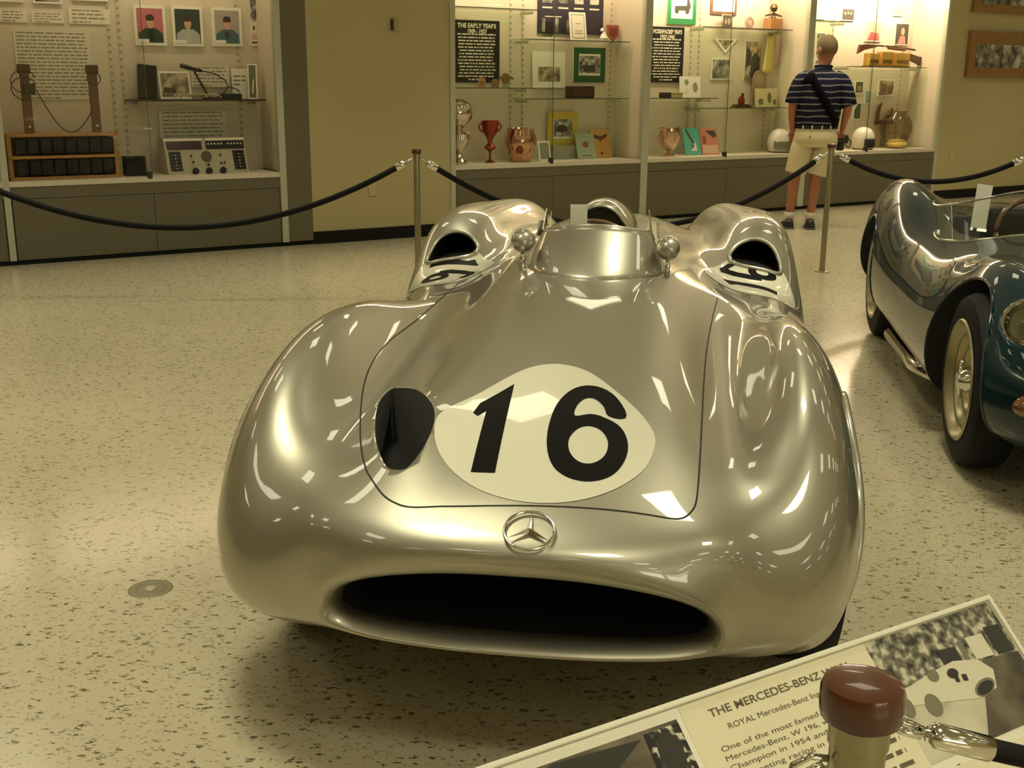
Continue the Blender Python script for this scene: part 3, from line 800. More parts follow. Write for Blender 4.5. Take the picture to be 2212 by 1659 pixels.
# ---------------------------------------------------------------- exhibits inside the cases
def M(name, c, **k): return mat(name, c, **k)
M_PAPER = M('paper_cream', (0.78, 0.72, 0.58), rough=.7)
M_PAPERW = M('paper_white', (0.85, 0.82, 0.70), rough=.6)
M_INK = M('ink', (0.06, 0.05, 0.035), rough=.7)
M_INKG = M('ink_grey', (0.30, 0.27, 0.19), rough=.7)
M_POSTER = M('poster_black', (0.010, 0.010, 0.009), rough=.7, spec=.3)
M_PRINTW = M('poster_lettering', (0.72, 0.68, 0.52), rough=.6)
def words(name, w, h, rows, m, parent, loc, seed=0, margin=.06, fill=.55, center=False, top=0.0):
    """rows of word-shaped marks, flat on the face (x right, z up)"""
    rnd = random.Random(seed); V, Fc = [], []
    rh = (h - top) / rows
    for r in range(rows):
        z = h - top - (r + .5) * rh
        x = w * margin * (1 + (rnd.random() * 1.2 if center else 0)); end = w * (1 - margin * (1 + (rnd.random() * 1.5)))
        if r == rows - 1: end = w * .55 if not center else w * .7
        if r == rows - 1 and center: x = w * .3
        while x < end:
            l = min(rh * (0.5 + 2.2 * rnd.random()), end - x)
            b = len(V); hh = rh * fill / 2
            V += [(x, 0, z - hh), (x + l, 0, z - hh), (x + l, 0, z + hh), (x, 0, z + hh)]; Fc.append((b, b + 1, b + 2, b + 3))
            x += l + rh * .35
    return mesh_obj(name, V, Fc, m, parent, False, loc)
def text_obj(name, s, size, m, parent, loc, width=None, align='CENTER', rot=(math.pi / 2, 0, 0), bold=0.0, squeeze=None):
    cu = bpy.data.curves.new('txt', 'FONT'); cu.body = s; cu.size = size; cu.align_x = align; cu.align_y = 'CENTER'; cu.offset = bold
    o = bpy.data.objects.new('txt', cu); COL.objects.link(o)
    me = bpy.data.meshes.new_from_object(o.evaluated_get(bpy.context.evaluated_depsgraph_get()))
    bpy.data.objects.remove(o); bpy.data.curves.remove(cu)
    if width:
        xs = [v.co.x for v in me.vertices]; k = width / (max(xs) - min(xs)) if xs else 1
        for v in me.vertices: v.co.x *= k
    ob = link(name, me, m, parent, False, loc); ob.rotation_euler = rot
    return ob
def face_poly(bm, pts, mi, y):
    f = bm.faces.new([bm.verts.new((p[0], y, p[1])) for p in pts]); f.material_index = mi
def ell(cx, cz, rx, rz, n=14): return [(cx + rx * math.cos(2 * math.pi * k / n), cz + rz * math.sin(2 * math.pi * k / n)) for k in range(n)]
def picture(name, label, cat, u0, u1, z0, z1, d, mats, shapes, border=.0, bm_=None, tilt=0.0, thick=.012, group=None, rotz=0.0):
    """flat picture: backing board (thing) with a print made of flat shapes. shapes: (material index, pts in 0..1) -> drawn one over another"""
    w, h = u1 - u0, z1 - z0
    t = thing(name, label, cat, WL((u0 + u1) / 2, d, z0), WANG + rotz, group)
    t.rotation_euler = (-tilt, 0, WANG + rotz)
    box('backing', -w / 2, w / 2, -thick, 0, 0, h, bm_ or M_PAPERW, t)
    b = bmesh.new(); x0, x1, y0, y1 = -w / 2 + border, w / 2 - border, border, h - border
    for k, (mi, pts) in enumerate(shapes):
        face_poly(b, [(x0 + (x1 - x0) * px, y0 + (y1 - y0) * pz) for px, pz in pts], mi, -thick - .0006 * (k + 1))
    if shapes: bm_obj('print', b, mats, t)
    return t
FULL = [(0, 0), (1, 0), (1, 1), (0, 1)]
def rect(a, b, c, d): return [(a, b), (c, b), (c, d), (a, d)]
SKIN = M('print_skin', (0.62, 0.36, 0.24)); HAIR = M('print_hair', (0.05, 0.03, 0.02))
def portrait(label, it, bg, coat, shirt, extra=()):
    shp = [(0, FULL), (1, [(0.02, 0), (.98, 0), (.95, .28), (.72, .42), (.30, .42), (.05, .28)]), (2, [(.34, 0), (.68, 0), (.60, .42), (.42, .42)])]
    shp += [(3, ell(.5, .60, .145, .19)), (4, [(.35, .64), (.65, .64), (.66, .76), (.58, .82), (.42, .82), (.34, .76)])]
    shp += list(extra) + [(5, rect(0, 0, .42, .10))]
    t = picture('portrait_photo', label, 'photo', it[0], it[1], it[2], it[3], .488, [bg, coat, shirt, SKIN, HAIR, M_PAPERW], shp, .022, M_PAPERW, thick=.02)
    return t
# --- case 1: wall of the case
portrait('colour portrait photo with pink background and dark green jacket', (1.226, 1.474, 1.607, 1.91), M('bg_pink', (0.55, 0.16, 0.19)), M('coat_green', (0.015, 0.05, 0.02)), M('shirt_black', (0.01, 0.01, 0.01)))
portrait('colour portrait photo with pale grey shirt against dark leaves', (1.526, 1.774, 1.606, 1.914), M('bg_leaf', (0.03, 0.05, 0.03)), M('coat_grey', (0.45, 0.44, 0.45)), M('shirt_grey', (0.5, 0.5, 0.48)))
portrait('colour portrait photo with teal shirt and microphone', (1.85, 2.10, 1.613, 1.916), M('bg_mauve', (0.42, 0.36, 0.33)), M('coat_teal', (0.06, 0.14, 0.15)), M('shirt_teal', (0.06, 0.13, 0.14)), [(4, rect(.40, .18, .54, .34))])
t = picture('tall_leaflet', 'tall printed leaflet with dark photo beside the portrait photos', 'leaflet', 2.175, 2.235, 1.619, 2.06, .488, [M_BWF, M_INK, M('pinkish', (0.62, 0.42, 0.35))], [(0, rect(.1, .45, .95, 1)), (1, ell(.5, .33, .15, .04)), (2, rect(.1, .12, .9, .22)), (1, rect(.1, .05, .9, .08))], 0.0, M_PAPER)
for k, (it, lab) in enumerate((((.252, .437, 1.752, 1.838), 'leftmost caption card above the long typed sheet'), ((.472, .702, 1.753, 1.83), 'narrow caption card above the long typed sheet'), ((.74, 1.047, 1.755, 1.868), 'widest caption card beside the long typed sheet'))):
    t = picture('caption_card', lab, 'card', *it, .488, [], [], 0, M_PAPER, thick=.008)
    words('lettering', it[1] - it[0], it[3] - it[2], 4, M_INKG, t, (-(it[1] - it[0]) / 2, -.0088, 0), k, .08, .4)
for k, (it, lab) in enumerate((((.237, .423, 1.896, 2.10), 'dark photo above the leftmost caption card'), ((.494, .70, 1.894, 2.10), 'dark photo above the narrow caption card'), ((.769, 1.044, 1.926, 2.12), 'dark photo above the widest caption card'))):
    picture('mounted_photo', lab, 'photo', *it, .488, [M_BW], [(0, FULL)], .012, M_PAPERW, thick=.02)
t = picture('typed_sheet', 'long typed text sheet behind the switchboard posts', 'sheet', .33, .88, 1.189, 1.693, .488, [], [], 0, M('sheet_pale', (0.72, 0.67, 0.53)), thick=.006)
words('lettering', .55, .504, 19, M_INKG, t, (-.275, -.0068, 0), 5, .03, .45)
# dark shelf exhibits
M_ALBUM = M('album_black', (0.006, 0.006, 0.006), rough=.25)
t = thing('photo_album', 'black leather album leaning at the left of the dark shelf', 'album', WL(1.26, .36, 1.192), WANG); t.rotation_euler = (-.22, .10, WANG)
box('cover', -.075, .075, -.02, .02, 0, .27, M_ALBUM, t, .006); box('pages', -.07, .072, -.014, .014, .004, .264, M_PAPER, t)
t = picture('racing_photo', 'brown racing photo leaning beside the album on the dark shelf', 'photo', 1.365, 1.62, 1.192, 1.412, .38, [M_SEPIA, M('dark_brown', (0.08, 0.05, 0.03))], [(0, FULL), (1, [(.05, .18), (.5, .15), (.55, .35), (.1, .42)])], .016, M_PAPERW, tilt=.2)
# microphone on its bent stand
mic = thing('microphone', 'black microphone on a short stand with a looped cable', 'microphone', WL(1.74, .30, 1.192), WANG)
M_MIC = M('mic_black', (0.012, 0.011, 0.010), rough=.35)
lathe('base', [(0, 0), (.06, 0), (.062, .012), (.02, .02), (0, .02)], M_MIC, mic, 24)
tube('stand', [(0, 0, .015), (-.06, 0, .12), (-.11, 0, .215)], .009, M_MIC, mic, 8)
tube('head', [(-.22, 0, .262), (-.20, 0, .258), (-.12, 0, .235), (-.05, 0, .222)], [.017, .019, .016, .012], M_MIC, mic, 12)
tube('cable', [(-.05, 0, .222), (.05, -.02, .20), (.13, -.03, .15), (.15, -.03, .10), (.10, -.04, .04), (.04, -.05, .012)], .005, M_MIC, mic, 6)
tube('tangled_cable', [(-.30 + .012 * k + .05 * math.cos(k * .7), -.06 + .03 * math.sin(k * .9), .012 + .03 * abs(math.sin(k * .7))) for k in range(28)], .006, M('cable_tan', (0.45, 0.36, 0.22)), mic, 6)
t = picture('typed_card', 'pale typed card behind the microphone', 'card', 1.649, 1.966, 1.287, 1.453, .47, [], [], 0, M_PAPER, thick=.006)
words('lettering', .317, .166, 6, M_INKG, t, (-.158, -.0068, 0), 9, .06, .4)
t = picture('typed_card', 'plain pale card at the right end of the dark shelf', 'card', 1.985, 2.125, 1.192, 1.437, .45, [], [], 0, M_PAPERW, tilt=.05, thick=.006)
words('lettering', .14, .1, 3, M_INKG, t, (-.07, -.0068, .1), 11, .1, .4)
t = picture('leaning_frame', 'narrow olive picture in a pale frame at the shelf end', 'frame', 2.09, 2.17, 1.192, 1.475, .36, [M('olive_print', (0.16, 0.17, 0.08)), M_PAPER], [(0, FULL), (1, [(.35, .1), (.6, .15), (.75, .6), (.5, .5)])], .012, M_PAPERW, tilt=.06, rotz=-.5)
t = thing('headset_box', 'low black box with wire coil on the dark shelf', 'box', WL(1.93, .33, 1.192), WANG)
box('body', -.09, .08, -.04, .04, 0, .045, M_MIC, t, .006)
tube('coil', [(.03 + .045 * math.cos(k * .8), 0 + .02 * math.sin(k * .8), .055 + .045 * abs(math.sin(k * .4))) for k in range(24)], .0035, M('wire', (0.18, 0.14, 0.08)), t, 5)
# wooden drop-signal switchboard on the ledge
M_OAK = M('oak', (0.42, 0.21, 0.055), rough=.45, noise=.35, nscale=30)
M_OAKD = M('oak_dark', (0.10, 0.045, 0.015), rough=.5, noise=.3, nscale=30)
sw = thing('switchboard', 'wooden switchboard rack with two rows of black drop panels', 'switchboard', WL(.15, .10, .612), WANG)
for z in (0, .155, .315): box('rail', 0, .80, 0, .30, z, z + .022, M_OAK, sw, .004)
for x in (0, .765): box('end_panel', x, x + .03, .02, .28, .022, .315, M_OAK, sw)
box('rear_board', .03, .765, .26, .28, .022, .315, M_OAK, sw)
pm = None
for r, z in enumerate((.030, .185)):
    for k in range(8):
        x = .055 + k * .0885
        if pm is None:
            b = bmesh.new(); add_box(b, 0, .082, .012, .03, 0, .118, .014); pm = bm_obj('drop_panel', b, M('panel_black', (0.012, 0.012, 0.011), rough=.5, spec=.3), sw); pm.location = (x, 0, z)
        else:
            q = pm.copy(); COL.objects.link(q); q.location = (x, 0, z)
for x, lab, hk in ((.335, 'left wooden post with coiled wire standing on the switchboard', 1), (.82, 'right wooden post with hook standing on the switchboard', 0)):
    t = thing('wooden_post', lab, 'post', WL(x, .22, .612 + .337), WANG)
    b = bmesh.new(); vs = add_box(b, -.032, .032, -.02, .02, 0, .46, .004)
    bm_obj('shaft', b, M('post_wood', (0.17, 0.085, 0.03), rough=.5, noise=.3, nscale=25), t)
    b = bmesh.new(); add_box(b, -.045, .045, -.028, .028, .43, .50, .012); bm_obj('cap', b, M_OAKD, t)
    lathe('terminal', [(0, -.03), (.010, -.03), (.012, -.02), (0, -.02)], M('brass', (0.6, 0.42, 0.2), rough=.3, metal=.8), t, 10, axis='Y', loc=(0, 0, .05))
    if hk:
        tube('coil', [(-.02 + .085 * math.cos(k * .5), -.04, .40 + .07 * math.sin(k * .5) - .004 * k) for k in range(24)], .004, M_INK, t, 5)
        box('clamp', -.02, .06, -.06, -.02, .28, .36, M_INK, t, .008)
    else:
        tube('coil', [(.0 + .05 * math.cos(k * .55), -.04, .40 + .05 * math.sin(k * .55)) for k in range(14)], .004, M_INK, t, 5)
tag(tube('hanging_wire', [WL(.40 + .39 * k / 16, .18, 1.27 - .26 * math.sin(math.pi * k / 16 * .93) - .10 * k / 16) for k in range(17)], .004, M_INK, None, 6), 'thin dark wire sagging between the two wooden posts', 'wire')
t = thing('black_box', 'plain black cube between the switchboard and the console', 'box', WL(1.08, .16, .612), WANG); box('body', -.075, .075, -.02, .12, 0, .14, M_POSTER, t, .004); box('lid', -.077, .077, -.022, .122, .14, .147, M_POSTER, t, .002)
# scoring console: sloping face
cn = thing('control_console', 'beige timing console with round dial and two black button columns', 'console', WL(1.32, .12, .612), WANG)
CW = .66; M_CONS = M('console_beige', (0.42, 0.38, 0.25), rough=.5)
V = [(0, 0, 0), (CW, 0, 0), (CW, .26, 0), (0, .26, 0), (0, .11, .275), (CW, .11, .275), (CW, .26, .275), (0, .26, .275)]
mesh_obj('housing', V, [(0, 3, 2, 1), (4, 5, 6, 7), (0, 1, 5, 4), (1, 2, 6, 5), (2, 3, 7, 6), (3, 0, 4, 7)], M_CONS, cn)
import math as _m
SL = math.atan2(.11, .275)
def on_face(x, l): return (x, .11 * l / .296 - .004, .275 * l / .296)
def fbox(name, x0, x1, l0, l1, m, th=.006, bev=.0):
    b = bmesh.new(); add_box(b, x0, x1, -th, 0.002, l0, l1, bev); o = bm_obj(name, b, m, cn); o.rotation_euler = (-SL, 0, 0); return o
M_PANEL = M('console_panel', (0.010, 0.006, 0.005), rough=.3)
fbox('top_trim', .0, .31, .275, .296, M_PAPER, .008); fbox('top_trim', .34, CW, .275, .296, M_PAPER, .008)
fbox('readout', .02, .30, .205, .270, M('readout_red', (0.03, 0.008, 0.006), rough=.3)); rb = fbox('readout', .335, CW - .01, .205, .270, M_PANEL)
for k in range(11):
    if k == 5: continue
    o = fbox('lamp', .35 + k * .027, .362 + k * .027, .240, .252, M_PAPERW, .009)
for x in (.025, .545):
    for k in range(6):
        fbox('button_row', x, x + .095, .03 + k * .027, .053 + k * .027, M_PANEL, .010, .004)
    for k in range(5): fbox('button_lamp', x + .043, x + .052, .045 + k * .027, .053 + k * .027, M_PAPER, .012)
def fdisc(name, x, l, r, m, th=.008):
    o = lathe(name, [(0, -th), (r, -th), (r, 0)], m, cn, 24, axis='Y'); o.location = on_face(x, l); o.rotation_euler = (-SL, 0, 0); return o
fdisc('dial', .325, .145, .042, M('dial_brown', (0.09, 0.05, 0.02), rough=.4))
for x in (.215, .325, .44): fdisc('knob', x, .022, .026, M_PANEL, .02)
for x, l in ((.20, .15), (.21, .10), (.44, .155), (.435, .085), (.465, .09), (.33, .075)): fdisc('switch', x, l, .008, M_PANEL, .012)
t = picture('typed_sheet', 'wide typed text sheet on the back panel above the console', 'sheet', 1.369, 1.93, .82, 1.10, .478, [], [], 0, M('sheet_pale', (0.72, 0.67, 0.53)), thick=.005)
words('lettering', .56, .28, 9, M_INKG, t, (-.28, -.0058, 0), 21, .05, .35)
# --- case 2
def poster(label, it, title, years, seed):
    t = picture('text_poster', label, 'poster', *it, .486, [], [], 0, M_POSTER, thick=.012)
    w, h = it[1] - it[0], it[3] - it[2]
    text_obj('title', title, .055, M_PRINTW, t, (0, -.0135, h - .050), width=w * .84, bold=.002)
    text_obj('years', years, .050, M_PRINTW, t, (0, -.0135, h - .100), width=w * .42, bold=.002)
    words('lettering', w * .94, h * .78, 15, M_PRINTW, t, (-w * .47, -.0135, .012), seed, .05, .42, True)
    return t
poster('black poster headed the early years in the trophy case', (4.106, 4.60, 1.338, 1.894), 'THE EARLY YEARS', '1909 - 1927', 31)
poster('black poster standing in the case with the teal book', (6.40, 6.851, 1.35, 1.903), 'RICKENBACKER YEARS', '1927-1945', 32)
t = picture('photo_collage', 'dark purple photo board with white captions above the glass shelf', 'photo board', 5.03, 5.80, 1.80, 2.30, .486, [M('panel_purple', (0.035, 0.028, 0.045)), M_BW, M_PRINTW], [(0, FULL)] + [(2, rect(.06 + .24 * k, .46, .21 + .24 * k, .49)) for k in range(4)] + [(2, rect(.1, .30, .35, .32))] + [(1, rect(.06 + .24 * k, .56, .20 + .24 * k, .95)) for k in range(4)] + [(1, rect(.05, .02, .1, .28)), (1, rect(.25, .02, .30, .28)), (1, rect(.42, .02, .47, .26))], 0, M_POSTER)
def easel_frame(name, label, cat, u0, u1, z0, z1, d, fr, mats, shapes, border, tilt=.15):
    t = picture(name, label, cat, u0, u1, z0, z1, d, mats, shapes, border, fr, tilt)
    h = z1 - z0
    o = box('easel_leg', -.012, .012, 0, .006, 0, h * .75, M_INK, t); o.rotation_euler = (-.28 + tilt * .2, 0, 0); o.location = (0, .004 + h * .75 * math.sin(.05), .0)
    return t
easel_frame('certificate', 'white framed certificate standing on the upper glass shelf', 'certificate', 5.33, 5.52, 1.735, 2.0, .36, M_PAPERW, [M_INKG, M_PAPER], [(0, FULL), (1, rect(.05, .04, .95, .96)), (0, rect(.2, .3, .8, .33)), (0, rect(.2, .2, .8, .23)), (0, rect(.3, .6, .7, .63))], .018)
t = thing('glass_award', 'clear glass shield award on the upper glass shelf', 'award', WL(5.055, .34, 1.735), WANG)
M_CLEAR = glass('award_glass', (0.80, 0.82, 0.74), 1.4)
b = bmesh.new(); pts = [(-.07, .165), (.07, .165), (.075, .07), (.03, .02), (-.03, .02), (-.075, .07)]
f1 = b.faces.new([b.verts.new((x, -.012, z)) for x, z in pts]); e = bmesh.ops.extrude_face_region(b, geom=[f1]); bmesh.ops.translate(b, verts=[v for v in e['geom'] if isinstance(v, bmesh.types.BMVert)], vec=(0, .024, 0)); bmesh.ops.recalc_face_normals(b, faces=b.faces)
bm_obj('shield', b, M_CLEAR, t); box('base', -.05, .05, -.03, .03, 0, .022, M_PAPERW, t, .003)
def extr(name, pts, y0, y1, m, parent, bev=0):
    b = bmesh.new(); f = b.faces.new([b.verts.new((x, y0, z)) for x, z in pts])
    e = bmesh.ops.extrude_face_region(b, geom=[f]); bmesh.ops.translate(b, verts=[v for v in e['geom'] if isinstance(v, bmesh.types.BMVert)], vec=(0, y1 - y0, 0))
    bmesh.ops.recalc_face_normals(b, faces=b.faces)
    if bev: bmesh.ops.bevel(b, geom=b.edges[:], offset=bev, segments=1, affect='EDGES')
    return bm_obj(name, b, m, parent)
t = thing('shield_plaque', 'red brown shield plaque standing on the upper glass shelf', 'plaque', WL(5.87, .40, 1.735), WANG); t.rotation_euler = (-.1, 0, WANG)
M_TERRA = M('terracotta', (0.30, 0.08, 0.035), rough=.5)
extr('shield', [(-.075, .16), (.075, .16), (.075, .06), (0, .0), (-.075, .06)], -.015, .0, M_TERRA, t, .003)
extr('raised_mark', [(-.05, .13), (.05, .13), (.04, .07), (0, .04), (-.04, .07)], -.019, -.0152, M('terracotta_dark', (0.16, 0.035, 0.02)), t)
t = thing('china_bird', 'small white china bird near the shield plaque', 'figurine', WL(5.70, .32, 1.735), WANG)
lathe('body', [(0, 0), (.03, .004), (.042, .03), (.03, .06), (.012, .085), (0, .10)], M_PAPERW, t, 16); lathe('head', [(0, -.02), (.018, -.01), (.02, 0), (.012, .016), (0, .02)], M_PAPERW, t, 12, loc=(-.02, 0, .105)); tube('tail', [(.03, 0, .03), (.06, 0, .015)], [.014, .004], M_PAPERW, t, 8)
easel_frame('matted_photo', 'sepia photo in a wide white mount on the middle shelf', 'photo', 4.97, 5.35, 1.292, 1.63, .47, M_PAPERW, [M_SEPIA], [(0, rect(.16, .17, .84, .58))], 0, .05)
t = picture('matted_photo', 'group photo in a green mount on the back panel', 'photo', 5.456, 5.84, 1.345, 1.677, .488, [M('mount_green', (0.02, 0.10, 0.03)), M_PAPERW, M_BWF, M_INK], [(0, FULL), (1, rect(.16, .2, .84, .82)), (2, rect(.17, .26, .83, .76)), (3, rect(.3, .3, .68, .5))], 0, M_PAPERW, thick=.014)
t = thing('brass_badge', 'round brass badge with wings on a clear stand', 'badge', WL(4.60, .36, 1.292), WANG)
M_BRASS = M('brass_old', (0.34, 0.22, 0.08), rough=.35, metal=.9)
lathe('disc', [(0, -.012), (.045, -.012), (.05, 0), (0, .0)], M_BRASS, t, 20, axis='Y', loc=(.0, 0, .085)); extr('wing', [(-.09, .075), (.09, .075), (.07, .1), (-.07, .1)], -.008, -.002, M_BRASS, t); box('stand', -.03, .03, -.012, .012, 0, .045, M_CLEAR, t)
for u, h, lab in ((4.315, .09, 'tan paddock tag in front of the early years poster'), (4.46, .078, 'brown paddock tag in front of the early years poster')):
    t = thing('paddock_tag', lab, 'tag', WL(u, .32, 1.292), WANG); cmat = M('tag_tan' if u < 4.4 else 'tag_brown', (0.45, 0.25, 0.12) if u < 4.4 else (0.25, 0.13, 0.07))
    extr('plate', [(-.038, 0), (.038, 0), (.038, h * .8), (.02, h), (-.02, h), (-.038, h * .8)], -.005, .005, cmat, t); lathe('emblem', [(0, -.008), (.018, -.008), (.02, -.005)], M_BRASS, t, 14, axis='Y', loc=(0, 0, h * .5))
t = thing('paving_brick', 'dark worn paving brick on the lower glass shelf', 'brick', WL(5.42, .31, 1.195), WANG)
box('body', -.145, .145, -.05, .05, 0, .115, M('brick_dark', (0.05, 0.022, 0.014), rough=.9, noise=.5, nscale=40, bump=.6), t, .012); box('worn_face', -.11, .11, -.053, -.05, .02, .095, M('brick_worn', (0.07, 0.035, 0.02), rough=.9, noise=.5, nscale=55), t)
# trophies
M_COPPER = M('copper_cup', (0.62, 0.36, 0.22), rough=.16, metal=1.0); M_REDCU = M('red_copper', (0.30, 0.045, 0.025), rough=.22, metal=.9); M_SILV = M('silver_cup', (0.72, 0.62, 0.52), rough=.12, metal=1.0)
def handle(t, r0, z0, z1, bow, m, rad=.008, sgs=(-1, 1)):
    for sg in sgs:
        tube('handle', [(sg * (r0 + bow * math.sin(math.pi * k / 10)), 0, z0 + (z1 - z0) * k / 10) for k in range(11)], rad, m, t, 8)
def cup(label, u, d, z, prof, m, hd=None, base_m=None):
    t = thing('trophy_cup', label, 'trophy', WL(u, d, z), WANG)
    lathe('cup', prof, m, t, 36)
    if hd: handle(t, *hd, m)
    return t
t = cup('tall silver and copper trophy behind the case post', 3.985, .18, .612, [(0, 0), (.09, 0), (.092, .02), (.05, .05), (.03, .10), (.06, .15), (.11, .22), (.10, .27), (.035, .31), (.06, .34), (.12, .40), (.135, .47), (.11, .54), (.05, .575), (0, .58)], M_SILV, (.09, .14, .28, .05))
t = cup('small dark red copper cup on a thin stem', 4.345, .22, .612, [(0, 0), (.045, 0), (.045, .012), (.012, .03), (.010, .10), (.05, .125), (.055, .15), (.02, .18), (.03, .22), (.075, .30), (.085, .385), (.08, .385), (.06, .30), (0, .24)], M_REDCU, (.075, .28, .375, .045))
t = cup('large copper loving cup with two tall handles', 4.68, .22, .612, [(0, 0), (.095, 0), (.10, .02), (.115, .08), (.145, .15), (.15, .20), (.135, .26), (.125, .30), (.135, .312), (.125, .312), (.115, .29), (0, .1)], M_COPPER, (.12, .08, .30, .055))
lathe('red_boss', [(0, -.03), (.03, -.026), (.04, 0), (.03, .026), (0, .03)], M_REDCU, t, 16, loc=(-.09, -.13, .11))
t = picture('leaning_frame', 'green picture in a white frame leaning beside the copper cup', 'frame', 4.875, 5.02, .612, .80, .20, [M('green_grey', (0.22, 0.25, 0.16))], [(0, FULL)], .016, M_PAPERW, tilt=.2, rotz=.1)
easel_frame('matted_photo', 'car photo in a yellow mount on a clear stand', 'photo', 5.14, 5.50, .739, 1.06, .45, M('mount_yellow', (0.58, 0.44, 0.06)), [M_PAPER, M_BWF, M_INK], [(0, rect(.18, .2, .82, .80)), (1, rect(.19, .26, .81, .79)), (2, ell(.45, .5, .2, .12))], 0, .02)
t = thing('display_block', 'grey green block under the yellow mounted photo', 'block', WL(5.32, .40, .612), WANG); box('body', -.17, .17, -.05, .06, 0, .123, M('block_grey', (0.33, 0.34, 0.24)), t, .003); box('top_face', -.168, .168, -.048, .058, .123, .126, M('block_grey', (0.33, 0.34, 0.24)), t)
def book(label, u, d, z, w, h, cover, shapes, mats, tilt=.35, rotz=-.12, name='programme'):
    t = thing(name, label, 'book', WL(u, d, z), WANG); t.rotation_euler = (-tilt, .0, WANG + rotz)
    box('cover', -w / 2, w / 2, -.009, .009, 0, h, cover, t, .002); box('pages', -w / 2 + .004, w / 2 + .0015, -.006, .006, .003, h - .003, M_PAPER, t)
    b = bmesh.new()
    for k, (mi, pts) in enumerate(shapes): face_poly(b, [(-w / 2 + w * x, h * y) for x, y in pts], mi, -.0096 - .0005 * k)
    if shapes: bm_obj('cover_print', b, mats, t)
    return t
book('pale green programme with a red round emblem', 5.50, .27, .612, .21, .26, M('cover_green', (0.36, 0.42, 0.28)), [(0, ell(.5, .55, .16, .12)), (1, rect(.25, .1, .75, .13))], [M_TERRA, M_INK])
book('orange programme with dark brown eagle drawing', 5.73, .33, .612, .22, .29, M('cover_orange', (0.62, 0.32, 0.08)), [(0, [(.1, .85), (.5, .75), (.9, .85), (.85, .72), (.55, .62), (.5, .5), (.45, .62), (.15, .72)]), (0, ell(.5, .15, .07, .05))], [M('brown_ink', (0.12, 0.04, 0.02))])
# --- case 3
t = picture('matted_photo', 'early car photo in a bright green mount on the back panel', 'photo', 6.614, 7.00, 1.932, 2.29, .488, [M('mount_green2', (0.03, 0.22, 0.07)), M_PAPERW, M_INK], [(0, FULL), (1, rect(.13, .16, .87, .9)), (2, [(.25, .38), (.75, .38), (.8, .5), (.7, .8), (.66, .8), (.66, .52), (.25, .5)]), (2, ell(.32, .36, .07, .07)), (2, ell(.68, .36, .07, .07))], 0, M_PAPERW)
t = picture('certificate', 'brown framed certificate at the top of the case with medals', 'certificate', 7.197, 7.56, 2.048, 2.34, .488, [M_PAPERW], [(0, FULL)], .03, M('frame_brown', (0.18, 0.085, 0.05)))
easel_frame('small_photo', 'small dark group photo on the upper shelf below the certificate', 'photo', 7.31, 7.45, 1.908, 2.05, .42, M_SEPIA, [M_INK, M_SEPIA], [(0, FULL), (1, ell(.35, .5, .15, .3)), (1, ell(.7, .5, .15, .3))], .012, .1)
t = thing('round_medallion', 'pale pink round medallion on the upper shelf', 'medallion', WL(7.69, .40, 1.908), WANG); t.rotation_euler = (-.12, 0, WANG)
M_ROSE = M('rose_bronze', (0.50, 0.30, 0.22), rough=.5); lathe('disc', [(0, -.012), (.06, -.012), (.068, -.004), (.068, 0), (0, 0)], M_ROSE, t, 28, axis='Y', loc=(0, 0, .07)); lathe('inner_ring', [(.035, -.016), (.045, -.016), (.045, -.012), (.035, -.012)], M('rose_dark', (0.3, 0.16, 0.12)), t, 24, axis='Y', loc=(0, 0, .07), ring=True)
t = thing('propeller_trophy', 'bronze trophy with wings on a wooden block', 'trophy', WL(7.98, .35, 1.908), WANG)
M_BRZ = M('bronze', (0.12, 0.065, 0.03), rough=.35, metal=.8)
box('block', -.085, .085, -.06, .06, 0, .115, M('block_wood', (0.40, 0.19, 0.07), rough=.4, noise=.3, nscale=25), t, .004); extr('wings', [(-.12, .135), (0, .15), (.12, .135), (.11, .15), (0, .175), (-.11, .15)], -.01, .01, M_BRZ, t); lathe('stem', [(.025, .115), (.03, .125), (.012, .15), (.012, .18)], M_BRZ, t, 14); lathe('globe', [(0, -.045), (.03, -.034), (.043, 0), (.03, .034), (0, .045)], M_BRZ, t, 18, loc=(0, 0, .225))
t = thing('pennant_photo', 'white triangular pennant with a printed scene', 'pennant', WL(7.435, .486, 1.655), WANG)
extr('cloth', [(-.17, .15), (.17, .15), (0, 0)], -.008, 0, M_PAPERW, t); extr('print', [(-.11, .135), (.11, .135), (0, .035)], -.0095, -.008, M_SEPIA, t)
picture('mounted_photo', 'framed street photo beneath the pennant', 'photo', 7.25, 7.52, 1.383, 1.603, .488, [M_BW], [(0, FULL)], .012, M_PAPERW)
picture('mounted_photo', 'tall photo of two standing men beside the yellow ribbon', 'photo', 7.722, 7.95, 1.372, 1.785, .488, [M_SEPIA, M_INK, SKIN], [(0, FULL), (1, [(.05, .35), (.35, .4), (.4, .7), (.2, .85), (.05, .8)]), (1, [(.35, .1), (.9, .1), (.95, .6), (.65, .72), (.4, .6)]), (2, ell(.62, .8, .12, .08))], .0, M_PAPERW)
def ribbon(label, u, d, z0, z1, w, m, name='silk_ribbon'):
    t = thing(name, label, 'ribbon', WL(u, d, z0), WANG); V, Fc = [], []
    h = z1 - z0
    for k in range(9):
        q = k / 8; ww = w * (1 - .45 * q)
        for s in (-1, -.33, .33, 1): V.append((s * ww / 2 + .02 * q, .012 * math.sin(s * 3 + q * 2), h * q + (.03 * abs(s) if k == 0 else 0)))
        if k:
            for j in range(3): Fc.append(((k - 1) * 4 + j, (k - 1) * 4 + j + 1, k * 4 + j + 1, k * 4 + j))
    o = mesh_obj('cloth', V, Fc, m, t, True); o.modifiers.new('thick', 'SOLIDIFY').thickness = .004
    tube('pin', [(.02, -.01, h - .004), (.02, .02, h - .004)], .006, M_BRASS, t, 8)
